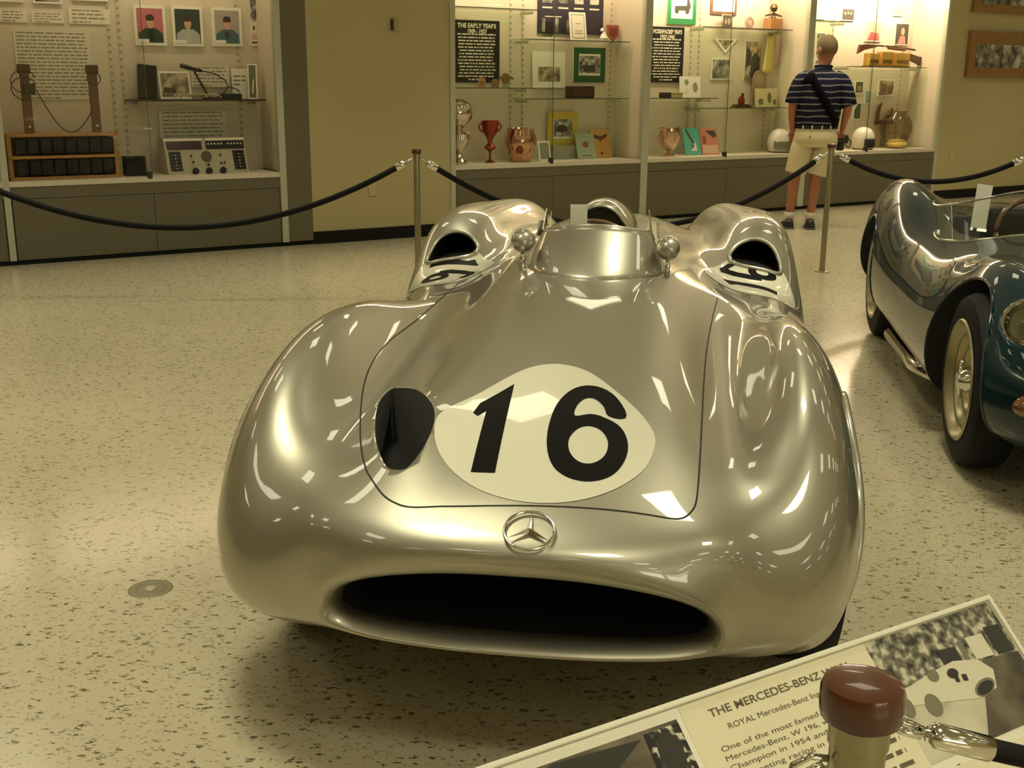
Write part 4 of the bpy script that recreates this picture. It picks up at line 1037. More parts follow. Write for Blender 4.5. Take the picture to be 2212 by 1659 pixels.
ribbon('hanging yellow silk ribbon in the case with medals', 7.99, .40, 1.447, 1.87, .17, M('silk_yellow', (0.75, 0.66, 0.20), rough=.5))
ribbon('hanging pale pink ribbon at the end of the case', 8.115, .42, 1.52, 1.90, .10, M('silk_pink', (0.72, 0.50, 0.42), rough=.5))
easel_frame('photo_card', 'pale card with two small portraits on the shelf', 'card', 6.76, 7.04, 1.196, 1.413, .40, M_PAPERW, [SKIN, M_INKG, M_PAPER], [(1, ell(.32, .72, .10, .14)), (1, ell(.74, .48, .12, .24)), (2, ell(.3, .3, .12, .15))], 0, .1)
t = thing('goggles_case', 'small dark case beside the yellow tin on the shelf', 'case', WL(6.50, .32, 1.196), WANG); box('body', -.06, .06, -.03, .03, 0, .035, M_MIC, t, .008); box('lid', -.061, .061, -.031, .031, .036, .055, M_MIC, t, .01)
t = thing('yellow_tin', 'low yellow tin on the shelf below the black poster', 'tin', WL(6.66, .36, 1.196), WANG); box('body', -.085, .085, -.03, .03, 0, .042, M('tin_yellow', (0.45, 0.38, 0.14)), t, .004); box('lid', -.087, .087, -.032, .032, .042, .056, M('tin_lid', (0.5, 0.42, 0.18)), t, .004)
t = thing('bronze_figure', 'dark bronze figure seated on a wide base', 'figurine', WL(7.575, .34, 1.094), WANG)
extr('base', [(-.125, 0), (.125, 0), (.10, .025), (.05, .035), (-.08, .035)], -.04, .04, M_BRZ, t); lathe('torso', [(0, 0), (.035, .005), (.04, .04), (.028, .08), (0, .09)], M_REDCU, t, 14, loc=(0, 0, .03)); lathe('head', [(0, -.02), (.017, -.01), (.02, .003), (.012, .018), (0, .022)], M_BRZ, t, 12, loc=(.005, -.01, .133))
t = thing('medal_box', 'cream presentation box with three green and brown medals', 'box', WL(7.965, .36, 1.094), WANG); t.rotation_euler = (-.12, 0, WANG)
box('panel', -.155, .155, -.012, .012, 0, .20, M('box_cream', (0.66, 0.57, 0.33)), t, .003)
for x, z, rx, rz in ((-.09, .06, .035, .032), (.04, .10, .028, .055), (.115, .055, .022, .032)): extr('medal', ell(x, z, rx, rz), -.018, -.012, M('medal_green', (0.16, 0.17, 0.08)), t)
t = thing('round_plaque', 'brown round topped plaque behind the medal box', 'plaque', WL(7.93, .46, 1.10), WANG); extr('body', [(-.10, 0), (.10, 0), (.10, .30)] + [(.10 * math.cos(a * math.pi / 8), .30 + .09 * math.sin(a * math.pi / 8)) for a in range(1, 8)] + [(-.10, .30)], -.012, .0, M('plaque_brown', (0.36, 0.27, 0.15)), t, .002); extr('rim', ell(0, .28, .07, .07), -.015, -.012, M('plaque_tan', (0.42, 0.33, 0.2)), t)
cup('silver cup with two looped handles beside the teal book', 6.50, .22, .612, [(0, 0), (.06, 0), (.06, .015), (.02, .035), (.02, .05), (.06, .08), (.10, .15), (.115, .24), (.11, .29), (.104, .29), (.10, .24), (0, .08)], M('rose_silver', (0.66, 0.46, 0.36), rough=.15, metal=1.0), (.10, .10, .28, .06))
book('teal book with a diagonal black band and white wings', 6.85, .24, .612, .20, .29, M('cover_teal', (0.10, 0.42, 0.34)), [(0, [(.1, .95), (.25, .95), (.6, .45), (.5, .42)]), (1, [(.35, .15), (.75, .15), (.7, .5), (.55, .3)]), (0, ell(.5, .32, .06, .05))], [M_INK, M_PAPERW], .32, -.12, 'history_book')
book('pink book with a dark car drawn at the top', 7.09, .24, .612, .22, .285, M('cover_pink', (0.66, 0.24, 0.17)), [(0, rect(.06, .05, .94, .35)), (1, [(.3, .9), (.85, .9), (.95, .7), (.75, .62)]), (2, rect(.1, .4, .3, .7))], [M('cover_pale', (0.75, 0.5, 0.36)), M_INK, M_TERRA], .32, -.12, 'history_book')
# helmets
def helmet(label, u, d, z, shell, visor, rz=0.0):
    t = thing('racing_helmet', label, 'helmet', WL(u, d, z), WANG + rz)
    lathe('shell', [(.105, 0), (.125, .05), (.132, .11), (.12, .175), (.085, .225), (.04, .248), (0, .252)], shell, t, 28)
    V, Fc = [], []
    for k in range(13):
        a = math.radians(200 + 140 * k / 12)
        V += [(.136 * math.cos(a), .136 * math.sin(a), .02), (.139 * math.cos(a), .139 * math.sin(a), .12)]
        if k: Fc.append((2 * k - 2, 2 * k, 2 * k + 1, 2 * k - 1))
    o = mesh_obj('visor', V, Fc, visor, t, True); o.modifiers.new('thick', 'SOLIDIFY').thickness = .006
    lathe('strap_ring', [(.108, -.004), (.112, -.004), (.112, .008), (.108, .008)], M_INK, t, 20, ring=True)
helmet('white racing helmet with clear visor on the ledge by the man', 8.06, .22, .616, M('helmet_white', (0.74, 0.70, 0.62), rough=.25), M_CLEAR)
helmet('white racing helmet with black visor by the glass bowl', 9.40, .22, .616, M('helmet_cream', (0.82, 0.76, 0.68), rough=.2), M_POSTER, .5)
# --- case 4
for it, lab, mats_, shp in (((9.162, 9.374, 2.047, 2.183), 'dark photo of three figures on the upper shelf back', [M_INK, SKIN], [(0, FULL), (1, ell(.25, .6, .08, .12)), (1, ell(.5, .65, .08, .12)), (1, ell(.75, .6, .08, .12))]),
    ((9.588, 9.848, 1.83, 2.061), 'colour photo of a driver in red behind the rifle', [M('p_tan', (0.5, 0.36, 0.27)), M('p_red', (0.36, 0.08, 0.08)), SKIN], [(0, FULL), (1, [(.1, 0), (.9, 0), (.8, .4), (.3, .45)]), (2, ell(.55, .6, .16, .2))]),
    ((10.09, 10.33, 1.80, 2.051), 'colour portrait with dark background right of the rifle', [M_INK, M('p_rose', (0.5, 0.25, 0.2)), SKIN], [(0, FULL), (1, [(.2, 0), (.85, 0), (.75, .4), (.35, .4)]), (2, ell(.55, .62, .15, .2))]),
    ((10.026, 10.204, 2.126, 2.36), 'small tan photo at the top right of the bright case', [M('p_tan2', (0.55, 0.33, 0.22)), M_PAPERW], [(0, FULL), (1, ell(.45, .5, .2, .3))]),
    ((9.879, 10.156, 1.208, 1.401), 'brown interior photo below the rifle shelf', [M_SEPIA, M('p_brown', (0.2, 0.1, 0.06))], [(0, FULL), (1, rect(.1, .2, .5, .8)), (1, rect(.6, .1, .95, .6))]),
    ((9.66, 9.78, 1.117, 1.277), 'narrow pale blue photo below the rifle shelf', [M('p_blue', (0.32, 0.40, 0.40)), M_INKG], [(0, FULL), (1, rect(.2, .1, .8, .3))]),
    ((9.481, 9.622, 1.24, 1.382), 'small dark green photo beside the man in the bright case', [M('p_dkgreen', (0.08, 0.08, 0.04)), M_SEPIA], [(0, FULL), (1, ell(.5, .4, .3, .3))]),
    ((9.49, 9.617, .942, 1.134), 'small green landscape photo above the helmet', [M('p_green', (0.07, 0.10, 0.05)), M_PAPERW], [(0, FULL), (1, [(0, .6), (.5, 1), (0, 1)])]),
    ((8.783, 8.931, 1.505, 1.908), 'black and white photo strip behind the man', [M_BWF], [(0, FULL)]),
    ((8.70, 8.91, 2.05, 2.35), 'green bordered photo at the left end of the bright case', [M('p_mint', (0.3, 0.5, 0.35)), M_PAPERW], [(0, FULL), (1, rect(.15, .15, .85, 1))])):
    picture('mounted_photo', lab, 'photo', *it, .488, mats_, shp, .010, M_PAPERW)
M_GOLD = M('gold_block', (0.78, 0.48, 0.13), rough=.3, metal=.6); M_STOCK = M('walnut', (0.12, 0.045, 0.02), rough=.35, noise=.3, nscale=20)
t = thing('rifle', 'rifle with walnut stock resting across gold blocks', 'rifle', WL(9.27, .30, 1.70), WANG); t.rotation_euler = (0, .05, WANG)
extr('stock', [(0, -.02), (.10, .03), (.30, .075), (.32, .105), (.10, .10), (.02, .085)], -.02, .02, M_STOCK, t, .006); tube('barrel', [(.30, 0, .095), (.62, 0, .10), (.98, 0, .09)], .011, M_BRZ, t, 10); extr('fore_end', [(.52, .065), (.80, .065), (.82, .09), (.50, .09)], -.018, .018, M_STOCK, t, .004); tube('bolt', [(.40, -.01, .11), (.42, -.04, .09)], .006, M_CHROME, t, 8)
t = thing('rifle_butt', 'brown walnut rifle butt beyond the gold blocks', 'rifle', WL(10.16, .34, 1.545), WANG)
extr('butt', [(.0, .10), (.03, .16), (.235, .12), (.225, .03), (.06, .08)], -.02, .02, M_STOCK, t, .006); extr('butt_plate', [(.226, .025), (.236, .025), (.246, .12), (.236, .12)], -.021, .021, M_BRZ, t)
for k, (x0, x1, h, lab) in enumerate(((9.45, 9.62, .15, 'gold block under the rifle stock'), (9.66, 9.86, .17, 'gold block under the middle of the rifle'), (9.90, 10.14, .16, 'wide gold block under the rifle muzzle'))):
    t = thing('gold_block', lab, 'block', WL(x0, .27, 1.543), WANG)
    box('body', 0, x1 - x0, 0, .09, .012, h, M_GOLD, t, .008); box('foot', -.006, x1 - x0 + .006, -.006, .096, 0, .014, M_BRASS, t, .003); box('name_plate', .02, x1 - x0 - .02, -.003, .0, .04, .08, M_BRASS, t)
t = thing('glass_bowl', 'big round glass bowl with brass rim holding yellow and brown pieces', 'bowl', WL(9.975, .235, .612), WANG)
lathe('bowl', [(.05, 0), (.09, .015), (.16, .10), (.19, .20), (.18, .30), (.145, .38), (.11, .42)], glass('bowl_glass', (0.74, 0.68, 0.52), 2.0), t, 36, cap=(True, False))
lathe('rim', [(.108, .415), (.116, .415), (.116, .428), (.108, .428)], M_BRASS, t, 36, ring=True)
lathe('yellow_fill', [(0, .012), (.085, .015), (.12, .05), (.09, .10), (0, .11)], M('fill_yellow', (0.75, 0.55, 0.16)), t, 20, loc=(-.02, -.04, 0))
extr('brown_fill', [(.09, .03), (.15, .06), (.17, .16), (.12, .17)], -.05, .02, M_STOCK, t, .01)
t = thing('wooden_horn', 'dark curved wooden carving behind the glass bowl', 'carving', WL(10.02, .458, .90), WANG)
tube('horn', [(-.13, 0, 0), (-.13, 0, .12), (-.10, 0, .20), (-.07, 0, .235)], [.018, .022, .018, .008], M_STOCK, t, 10); tube('horn', [(.02, 0, .06), (.09, 0, .08), (.12, 0, .13), (.115, 0, .17)], [.014, .018, .018, .008], M_STOCK, t, 10); box('plinth', -.16, .14, -.022, .022, -.02, .03, M_STOCK, t, .008); box('support', -.02, .02, -.02, .02, -.288, -.02, M_CLEAR, t)
# ---------------------------------------------------------------- rope barrier
M_POST = mat('stanchion_metal', (0.36, 0.335, 0.21), rough=0.32, metal=0.9)
M_CAP = mat('cap_wood', (0.070, 0.017, 0.004), rough=0.3, coat=0.6, noise=.25, nscale=60)
M_ROPE = mat('rope_black', (0.006, 0.005, 0.006), rough=0.75, spec=.2)
SH = .93
def stanchion(label, p):
    t = thing('stanchion', label, 'stanchion', (p[0], p[1], 0), 0, 'rope barrier posts')
    lathe('tube', [(.0205, .006), (.0205, SH - .028)], M_POST, t, 24)
    lathe('floor_flange', [(0, 0), (.055, 0), (.053, .005), (.024, .009), (.0215, .02)], M_POST, t, 28, cap=(True, False))
    lathe('cap', [(0, SH - .030), (.025, SH - .030), (.0295, SH - .028), (.0305, SH - .023), (.0305, SH - .008), (.0285, SH - .002), (.020, SH), (0, SH + .0005)], M_CAP, t, 32)
    lathe('collar', [(.0212, SH - .052), (.0222, SH - .051), (.0222, SH - .033), (.0212, SH - .032)], M_POST, t, 24, ring=True)
    return t
PL, PR, PLL, PRR, PN = Vector((-.617, 7.346, 0)), Vector((2.294, 8.356, 0)), Vector((-3.55, 6.95, 0)), Vector((3.66, 8.12, 0)), Vector((.258, .743, 0))
stanchion('metal barrier post in front of the bare wall between the cases', PL)
stanchion('metal barrier post beside the standing man', PR)
stanchion('metal barrier post in front of the switchboard case', PLL)
stanchion('metal barrier post behind the green car', PRR)
stanchion('metal barrier post with brown wooden cap beside the information board', PN)
def rope(label, a, b, sag, r, za=.875, zb=.875, hook=.10, part_a=True, part_b=True):
    d = (b - a).normalized()
    A = a + d * .023 + Vector((0, 0, za)); B = b - d * .023 + Vector((0, 0, zb))
    t = thing('barrier_rope', label, 'rope', A, 0, 'barrier ropes')
    L = (B - A).length
    def pos(q): return (B - A) * q - Vector((0, 0, 4 * sag * q * (1 - q)))
    qa = hook / L; n = 40
    pts = [pos(qa + (1 - 2 * qa) * k / n) for k in range(n + 1)]
    tube('rope', pts, r, M_ROPE, t, 10)
    for end in (0, 1):
        if (end == 0 and not part_a) or (end == 1 and not part_b): continue
        q0, q1 = (qa, qa * .45) if end == 0 else (1 - qa, 1 - qa * .45)
        p0, p1 = pos(q0), pos(q1); dd = (p1 - p0).normalized()
        fe = tube('ferrule', [p0 - dd * .012, p0 - dd * .010, p1 - dd * .006, p1], [r * 1.0, r * 1.18, r * 1.18, r * .75], M_CHROME, t, 14)
        pe = Vector((0, 0, 0)) if end == 0 else B - A
        # snap hook: a bent loop of wire reaching the post
        side = dd.cross(Vector((0, 0, 1))).normalized() * .008
        tube('hook', [p1, p1 + (pe - p1) * .35 + side, p1 + (pe - p1) * .8 + side, pe, p1 + (pe - p1) * .8 - side, p1 + (pe - p1) * .4 - side, p1 + (pe - p1) * .25], .0035, M_CHROME, t, 7)
    return t
rope('black rope sagging in front of the switchboard case', PLL, PL, .43, .019)
rope('black rope sagging behind the silver car', PL, PR, .50, .019)
rope('black rope sagging between the man and the green car', PR, PRR, .20, .019)
# near barrier: rope to the right, an empty link on the left
PN2 = Vector((1.75, 1.02, 0))
stanchion('metal barrier post at the far end of the near rope', PN2)
rope('black rope hooked to the post beside the information board', PN, PN2, .14, .0085, .893, .885, .075)
t = thing('snap_hook', 'chrome snap hook hanging on the near barrier post', 'hook', PN + Vector((-.022, -.004, .868)), 0)
tube('loop', [(0, 0, 0), (-.014, 0, .002), (-.026, 0, -.006), (-.028, 0, -.022), (-.020, 0, -.034), (-.012, 0, -.026), (-.014, 0, -.010), (-.004, 0, -.004)], .0028, M_CHROME, t, 8)
tube('swivel', [(-.022, 0, -.032), (-.026, 0, -.05), (-.027, 0, -.075)], [.004, .006, .004], M_CHROME, t, 8)
# ---------------------------------------------------------------- round floor box cover
t = thing('floor_box', 'round metal floor box cover beside the silver car', 'floor box', (-.986, 2.855, 0), 0)
lathe('plate', [(0, .001), (.05, .002), (.058, .0015), (.060, 0)], mat('plate_bronze', (0.24, 0.21, 0.13), rough=.5, metal=.3), t, 40)
lathe('ring', [(.034, .002), (.036, .0035), (.040, .0035), (.042, .002)], mat('plate_dark', (0.22, 0.20, 0.125), rough=.5, metal=.3), t, 36, ring=True)
lathe('plug', [(0, .004), (.014, .004), (.016, .002)], mat('plate_light', (0.45, 0.42, 0.30), rough=.4, metal=.4), t, 24)
# ---------------------------------------------------------------- sloping information board
BC = Vector((.801, 1.746, .52)); BANG = math.radians(30.96); BT = math.radians(42)
bd = thing('information_board', 'sloping white information board with photos and text about the silver car', 'information board', (BC.x, BC.y, 0), BANG)
# board frame: x = -a along the top edge, y' = down the slope
bp = bpy.data.objects.new('panel', None); COL.objects.link(bp); bp.parent = bd
bp.location = (0, 0, .52); bp.rotation_euler = (BT, 0, 0)   # local -y runs down the slope, +z is the face normal
BL, BD = 1.30, .42
M_BOARD = mat('board_white', (0.80, 0.77, 0.62), rough=.35, coat=.3)
M_PAGE = mat('board_page', (0.74, 0.68, 0.47), rough=.4)
def bbox(name, a0, a1, b0, b1, z0, z1, m, bev=0.0):
    bm = bmesh.new(); add_box(bm, -a1, -a0, -b1, -b0, z0, z1, bev); return bm_obj(name, bm, m, bp)
bbox('backing', 0, BL, 0, BD, -.016, -.003, M_BOARD, .003)
bbox('frame_rail', -.004, BL + .004, -.004, .004, -.018, .003, M_BOARD, .002); bbox('frame_rail', -.004, BL + .004, BD - .004, BD + .004, -.018, .003, M_BOARD, .002)
bbox('frame_rail', -.004, .004, 0, BD, -.018, .003, M_BOARD, .002); bbox('frame_rail', BL - .004, BL + .004, 0, BD, -.018, .003, M_BOARD, .002)
bbox('text_page', .30, .665, .006, BD - .012, -.003, -.0022, M_PAGE)
M_CROWD = print_mat('print_crowd', ((0.02, 0.02, 0.015), (0.16, 0.15, 0.10), (0.58, 0.54, 0.40)), 60, 6)
M_ROAD = print_mat('print_road', ((0.42, 0.39, 0.28), (0.55, 0.51, 0.37), (0.62, 0.58, 0.43)), 14, 3)
M_DKROAD = print_mat('print_darkroad', ((0.05, 0.045, 0.03), (0.12, 0.10, 0.06), (0.2, 0.17, 0.10)), 12, 5)
def bpoly(name, polys, mats):
    b = bmesh.new()
    for k, (mi, pts) in enumerate(polys):
        f = b.faces.new([b.verts.new((-a, -bb, -.0022 + .00012 * (k + 1))) for a, bb in pts]); f.material_index = mi
    bmesh.ops.recalc_face_normals(b, faces=b.faces)
    for f in b.faces:
        if f.normal.z < 0: f.normal_flip()
    return bm_obj(name, b, mats, bp)
def eab(ca, cb, ra, rb, n=18, rot=0.0):
    return [(ca + ra * math.cos(2 * math.pi * k / n) * math.cos(rot) - rb * math.sin(2 * math.pi * k / n) * math.sin(rot), cb + ra * math.cos(2 * math.pi * k / n) * math.sin(rot) + rb * math.sin(2 * math.pi * k / n) * math.cos(rot)) for k in range(n)]
M_PCAR = mat('print_car', (0.66, 0.62, 0.46), rough=.4); M_PDK = mat('print_dark', (0.03, 0.028, 0.02), rough=.4); M_PMID = mat('print_mid', (0.20, 0.18, 0.12), rough=.4)
# right photograph: single-seater racing past a crowd
rp = [(0, [(.006, .006), (.30, .006), (.30, .085), (.006, .105)]), (1, [(.006, .105), (.30, .085), (.30, .20), (.006, .20)]), (2, [(.006, .095), (.09, .088), (.17, .20), (.006, .20)]),
      (4, [(.012, .045), (.05, .042), (.05, .09), (.012, .092)]), (3, [(.06, .05), (.10, .048), (.10, .085), (.06, .088)]), (5, [(.112, .05), (.122, .05), (.122, .09), (.112, .09)]), (4, [(.13, .055), (.17, .052), (.17, .085), (.13, .088)]),
      (3, [(.08, .108), (.10, .085), (.15, .075), (.21, .080), (.29, .092), (.29, .112), (.22, .125), (.14, .14), (.095, .135)]), (5, eab(.118, .128, .026, .012, rot=.2)), (4, eab(.118, .129, .021, .009, rot=.2)), (5, eab(.235, .125, .016, .018)), (5, eab(.205, .085, .012, .010)), (4, eab(.165, .092, .012, .008)), (5, eab(.285, .115, .012, .016)), (4, [(.14, .10), (.15, .098), (.152, .108), (.142, .11)]), (4, [(.158, .098), (.166, .096), (.168, .106), (.16, .108)])]
bpoly('race_photo', rp, [M_CROWD, M_ROAD, M_DKROAD, M_PCAR, M_PDK, M_PMID])
# left photograph: open car bonnet with mechanics
lp = [(0, [(.675, .02), (.96, .02), (.96, .20), (.675, .20)]), (1, [(.74, .03), (.88, .022), (.95, .045), (.95, .075), (.80, .06)]), (2, [(.70, .075), (.95, .085), (.95, .095), (.70, .086)]), (3, [(.675, .025), (.735, .025), (.74, .16), (.675, .18)]), (1, eab(.705, .06, .02, .03)), (1, eab(.715, .12, .015, .02)), (1, [(.76, .10), (.95, .11), (.95, .18), (.78, .17)])]
bpoly('workshop_photo', lp, [M_DKROAD, M_PDK, M_PCAR, print_mat('print_engine', ((0.01, 0.01, 0.008), (0.05, 0.045, 0.03), (0.6, 0.56, 0.42)), 70, 3, (.45, .6))])
M_TXT = mat('board_ink', (0.12, 0.10, 0.05), rough=.6)
def btext(s, a, b, size, width=None, bold=0.0):
    o = text_obj('lettering', s, size, M_TXT, bp, (-a, -b, -.0016), width, 'LEFT', (0, 0, 0), bold)
    return o
btext('THE MERCEDES-BENZ W196', .622, .0285, .016, .275, .0002)
btext('ROYAL Mercedes-Benz Ingenieur', .602, .0525, .0115, .215)
rows = ['One of the most famed racing cars of', 'Mercedes-Benz, W 196, won the World', 'Champion in 1954 and again in 1955', 'Competing racing in Formula 1, the']
for k, s in enumerate(rows): btext(s, .630, .0785 + .0135 * k, .0105, .295)
w_ = words('lettering', .32, .22, 12, M_TXT, bp, (0, 0, 0), 77, .02, .35)
w_.rotation_euler = (-math.pi / 2, 0, 0); w_.location = (-.635, -.36, -.0016)
bbox('caption_page', .006, .295, .215, BD - .012, -.003, -.0022, M_PAGE)
# stand
for a in (.25, 1.05):
    tube('leg', [(-a, -.14, 0), (-a, -.14, .375)], .018, mat('stand_grey', (0.12, 0.11, 0.08), rough=.4, metal=.5), bd, 14)
    box('foot', -a - .05, -a + .05, -.30, .02, 0, .012, MATS['stand_grey'], bd, .003)
# ---------------------------------------------------------------- dark green sports racing car
G_YAW = math.radians(9.5)
GA = Vector((math.sin(G_YAW), math.cos(G_YAW), 0)); GB = Vector((math.cos(G_YAW), -math.sin(G_YAW), 0))
G_O = Vector((1.700, 3.975, 0)) - GA * .75 + GB * .62
gcar = thing('sports_car', 'dark blue green open sports racing car parked beside the silver car', 'car', G_O, math.pi / 2 - G_YAW)
M_GREEN = mat('green_paint', (0.0022, 0.022, 0.030), rough=0.45, metal=0.0, coat=1.0, spec=.05)
low = [(.70, .20), (.50, .145), (.25, .14), (0, .14)]
G = []
G.append(ring(0, [(.0,0,.44),(.0,.08,.44),(.01,.16,.435),(.015,.22,.43),(.02,.26,.42),(.02,.28,.40),(.02,.28,.38),(.02,.26,.355),(.015,.22,.335),(.01,.16,.325),(0,.08,.32),(0,0,.32)]))
G.append(ring(.10, [(0,.50),(.12,.50),(.24,.495),(.34,.485),(.41,.475),(.47,.45),(.50,.41),(.49,.35),(.44,.28),(.33,.24),(.17,.23),(0,.23)]))
G.append(ring(.28, [(0,.58),(.14,.58),(.28,.575),(.40,.58),(.50,.60),(.58,.575),(.65,.49),(.67,.37),(.62,.24),(.46,.18),(.24,.17),(0,.17)]))
G.append(ring(.50, [(0,.64),(.15,.64),(.29,.635),(.41,.645),(.51,.69),(.59,.685),(.685,.58),(.73,.40),(.69,.22),(.5,.155),(.25,.15),(0,.15)]))
G.append(ring(.76, [(0,.69),(.15,.69),(.29,.68),(.41,.68),(.51,.735),(.60,.735),(.70,.62),(.752,.42),(.71,.20),(.5,.145),(.25,.14),(0,.14)]))
G.append(ring(1.05, [(0,.73),(.15,.727),(.29,.71),(.41,.69),(.51,.715),(.60,.705),(.70,.595),(.755,.42),(.715,.20),(.5,.145),(.25,.14),(0,.14)]))
G.append(ring(1.40, [(0,.75),(.15,.745),(.29,.73),(.41,.70),(.51,.675),(.60,.645),(.69,.56),(.75,.42),(.715,.20),(.5,.145),(.25,.14),(0,.14)]))
G.append(ring(1.80, [(0,.76),(.15,.755),(.29,.74),(.41,.71),(.51,.68),(.60,.645),(.69,.56),(.75,.42),(.715,.20),(.5,.145),(.25,.14),(0,.14)]))
G.append(ring(2.20, [(0,.76),(.15,.755),(.29,.74),(.41,.715),(.51,.71),(.60,.69),(.69,.59),(.755,.43),(.715,.20),(.5,.145),(.25,.14),(0,.14)]))
G.append(ring(2.55, [(0,.75),(.15,.745),(.29,.735),(.41,.74),(.51,.785),(.60,.785),(.70,.67),(.765,.45),(.72,.21),(.5,.15),(.25,.145),(0,.145)]))
G.append(ring(2.95, [(0,.74),(.14,.737),(.28,.735),(.40,.765),(.50,.835),(.595,.84),(.70,.72),(.765,.47),(.72,.23),(.5,.165),(.25,.16),(0,.16)]))
G.append(ring(3.35, [(0,.72),(.14,.717),(.27,.72),(.385,.755),(.48,.82),(.575,.825),(.675,.71),(.735,.48),(.69,.27),(.48,.21),(.24,.20),(0,.20)]))
G.append(ring(3.70, [(0,.67),(.13,.667),(.25,.67),(.355,.69),(.44,.725),(.525,.72),(.61,.64),(.655,.48),(.61,.33),(.43,.27),(.22,.26),(0,.26)]))
G.append(ring(3.92, [(0,.57),(.10,.57),(.2,.57),(.28,.57),(.35,.575),(.42,.57),(.48,.53),(.50,.47),(.47,.40),(.34,.36),(.17,.35),(0,.35)]))
G.append(ring(3.97, [(0,.49),(.06,.49),(.11,.488),(.16,.486),(.20,.485),(.24,.48),(.27,.468),(.28,.455),(.265,.44),(.2,.43),(.1,.428),(0,.427)]))
SG = carify(loft(G, 7, 6, .75, .85))
_d = SG[:1].copy(); _d[..., 0] = .30; SG = np.concatenate([_d, SG], axis=0)   # nose intake duct
Vg, Fg = grid_mesh(SG, cap0=True)
gbody = mesh_obj('body', Vg, [f[::-1] for f in Fg], [M_GREEN, M_BLACK], gcar, True)
b = bmesh.new(); b.from_mesh(gbody.data); bmesh.ops.recalc_face_normals(b, faces=b.faces); b.to_mesh(gbody.data); b.free()
for p in gbody.data.polygons[:SG.shape[1]]: p.material_index = 1
gbody.data.polygons[len(Fg) - 2].material_index = 1   # radiator end of the intake
G_BVH = BVHTree.FromPolygons([v.co[:] for v in gbody.data.vertices], [tuple(p.vertices) for p in gbody.data.polygons])
def on_g(s, t, off=0.0):
    h = G_BVH.ray_cast(Vector((s, -t, 1.5)), Vector((0, 0, -1)))
    n = h[1] if h[1].z > 0 else -h[1]
    return h[0] + n * off, n
cut2 = []
for s_, r_, zc in ((.75, .365, .315), (3.0, .335, .32)):
    for sg in (-1, 1):
        n = 44
        o = mesh_obj('cut', [(s_ + r_ * math.cos(2 * math.pi * k / n), -sg * tt, zc + r_ * math.sin(2 * math.pi * k / n)) for tt in (.46, .95) for k in range(n)],
            [(k, (k + 1) % n, n + (k + 1) % n, n + k) for k in range(n)] + [tuple(range(n)), tuple(range(2 * n - 1, n - 1, -1))], M_BLACK, gcar)
        b = bmesh.new(); b.from_mesh(o.data); bmesh.ops.recalc_face_normals(b, faces=b.faces); b.to_mesh(o.data); b.free()
        cut2.append(o)
gc_poly = smooth_loop([(1.66, 0), (1.70, .28), (1.82, .45), (2.10, .49), (2.34, .45), (2.44, .25), (2.46, 0), (2.44, -.25), (2.34, -.45), (2.10, -.49), (1.82, -.45), (1.70, -.28)], 3)
o = prism_z('cut', gc_poly, .34, 1.3, MATS['cockpit_dark']); o.parent = gcar; cut2.append(o)
# sunk headlamps
for sg in (-1, 1):
    p, n = on_g(.36, sg * .575)
    n_ = 28; hx = Vector((-1, -sg * .25, .30)).normalized()
    ax = hx.cross(Vector((0, 0, 1))).normalized(); ay = ax.cross(hx)
    V = [p + Vector((.05, 0, -.03)) + hx * q + .082 * (ax * math.cos(2 * math.pi * k / n_) + ay * math.sin(2 * math.pi * k / n_)) for q in (-.09, .25) for k in range(n_)]
    o = mesh_obj('cut', V, [(k, (k + 1) % n_, n_ + (k + 1) % n_, n_ + k) for k in range(n_)] + [tuple(range(n_)), tuple(range(2 * n_ - 1, n_ - 1, -1))], M_BLACK, gcar)
    b = bmesh.new(); b.from_mesh(o.data); bmesh.ops.recalc_face_normals(b, faces=b.faces); b.to_mesh(o.data); b.free()
    cut2.append(o)
gbody.data.materials.append(MATS['cockpit_dark'])
apply_booleans(gbody, cut2)
for p in gbody.data.polygons: p.use_smooth = True
M_LENS = glass('lens_glass', (0.88, 0.88, 0.78), 1.5)
for sg in (-1, 1):
    p, n = on_g(.36, sg * .575); hx = Vector((-1, -sg * .25, .30)).normalized()
    e = bpy.data.objects.new('headlamp', None); COL.objects.link(e); e.parent = gcar; e.empty_display_size = .05
    e.location = p + Vector((.05, 0, -.03)); e.rotation_mode = 'QUATERNION'; e.rotation_quaternion = hx.to_track_quat('Z', 'Y')
    lathe('reflector', [(0, -.075), (.04, -.068), (.07, -.035), (.078, 0)], M_CHROME, e, 28, cap=(False, False))
    lathe('bulb', [(0, -.06), (.014, -.055), (.016, -.03), (0, -.02)], M_PAPERW, e, 14)
    lathe('lamp_rim', [(.074, -.004), (.078, .008), (.085, .008), (.088, -.006)], M_CHROME, e, 32, ring=True)
    lathe('lens', [(0, .014), (.04, .011), (.074, .0)], M_LENS, e, 28, cap=(False, False))
    # side lamp below the headlamp
    h = G_BVH.ray_cast(Vector((-.5, -sg * .585, .375)), Vector((1, 0, 0)))
    q = lathe('side_lamp', [(0, -.028), (.03, -.024), (.05, -.006), (.055, .012)], mat('amber_lens', (0.16, 0.06, 0.015), rough=.15, coat=1.0), gcar, 20, axis='X', loc=h[0] + Vector((.0, 0, 0)))
    q.scale = (1, 1.3, .75)
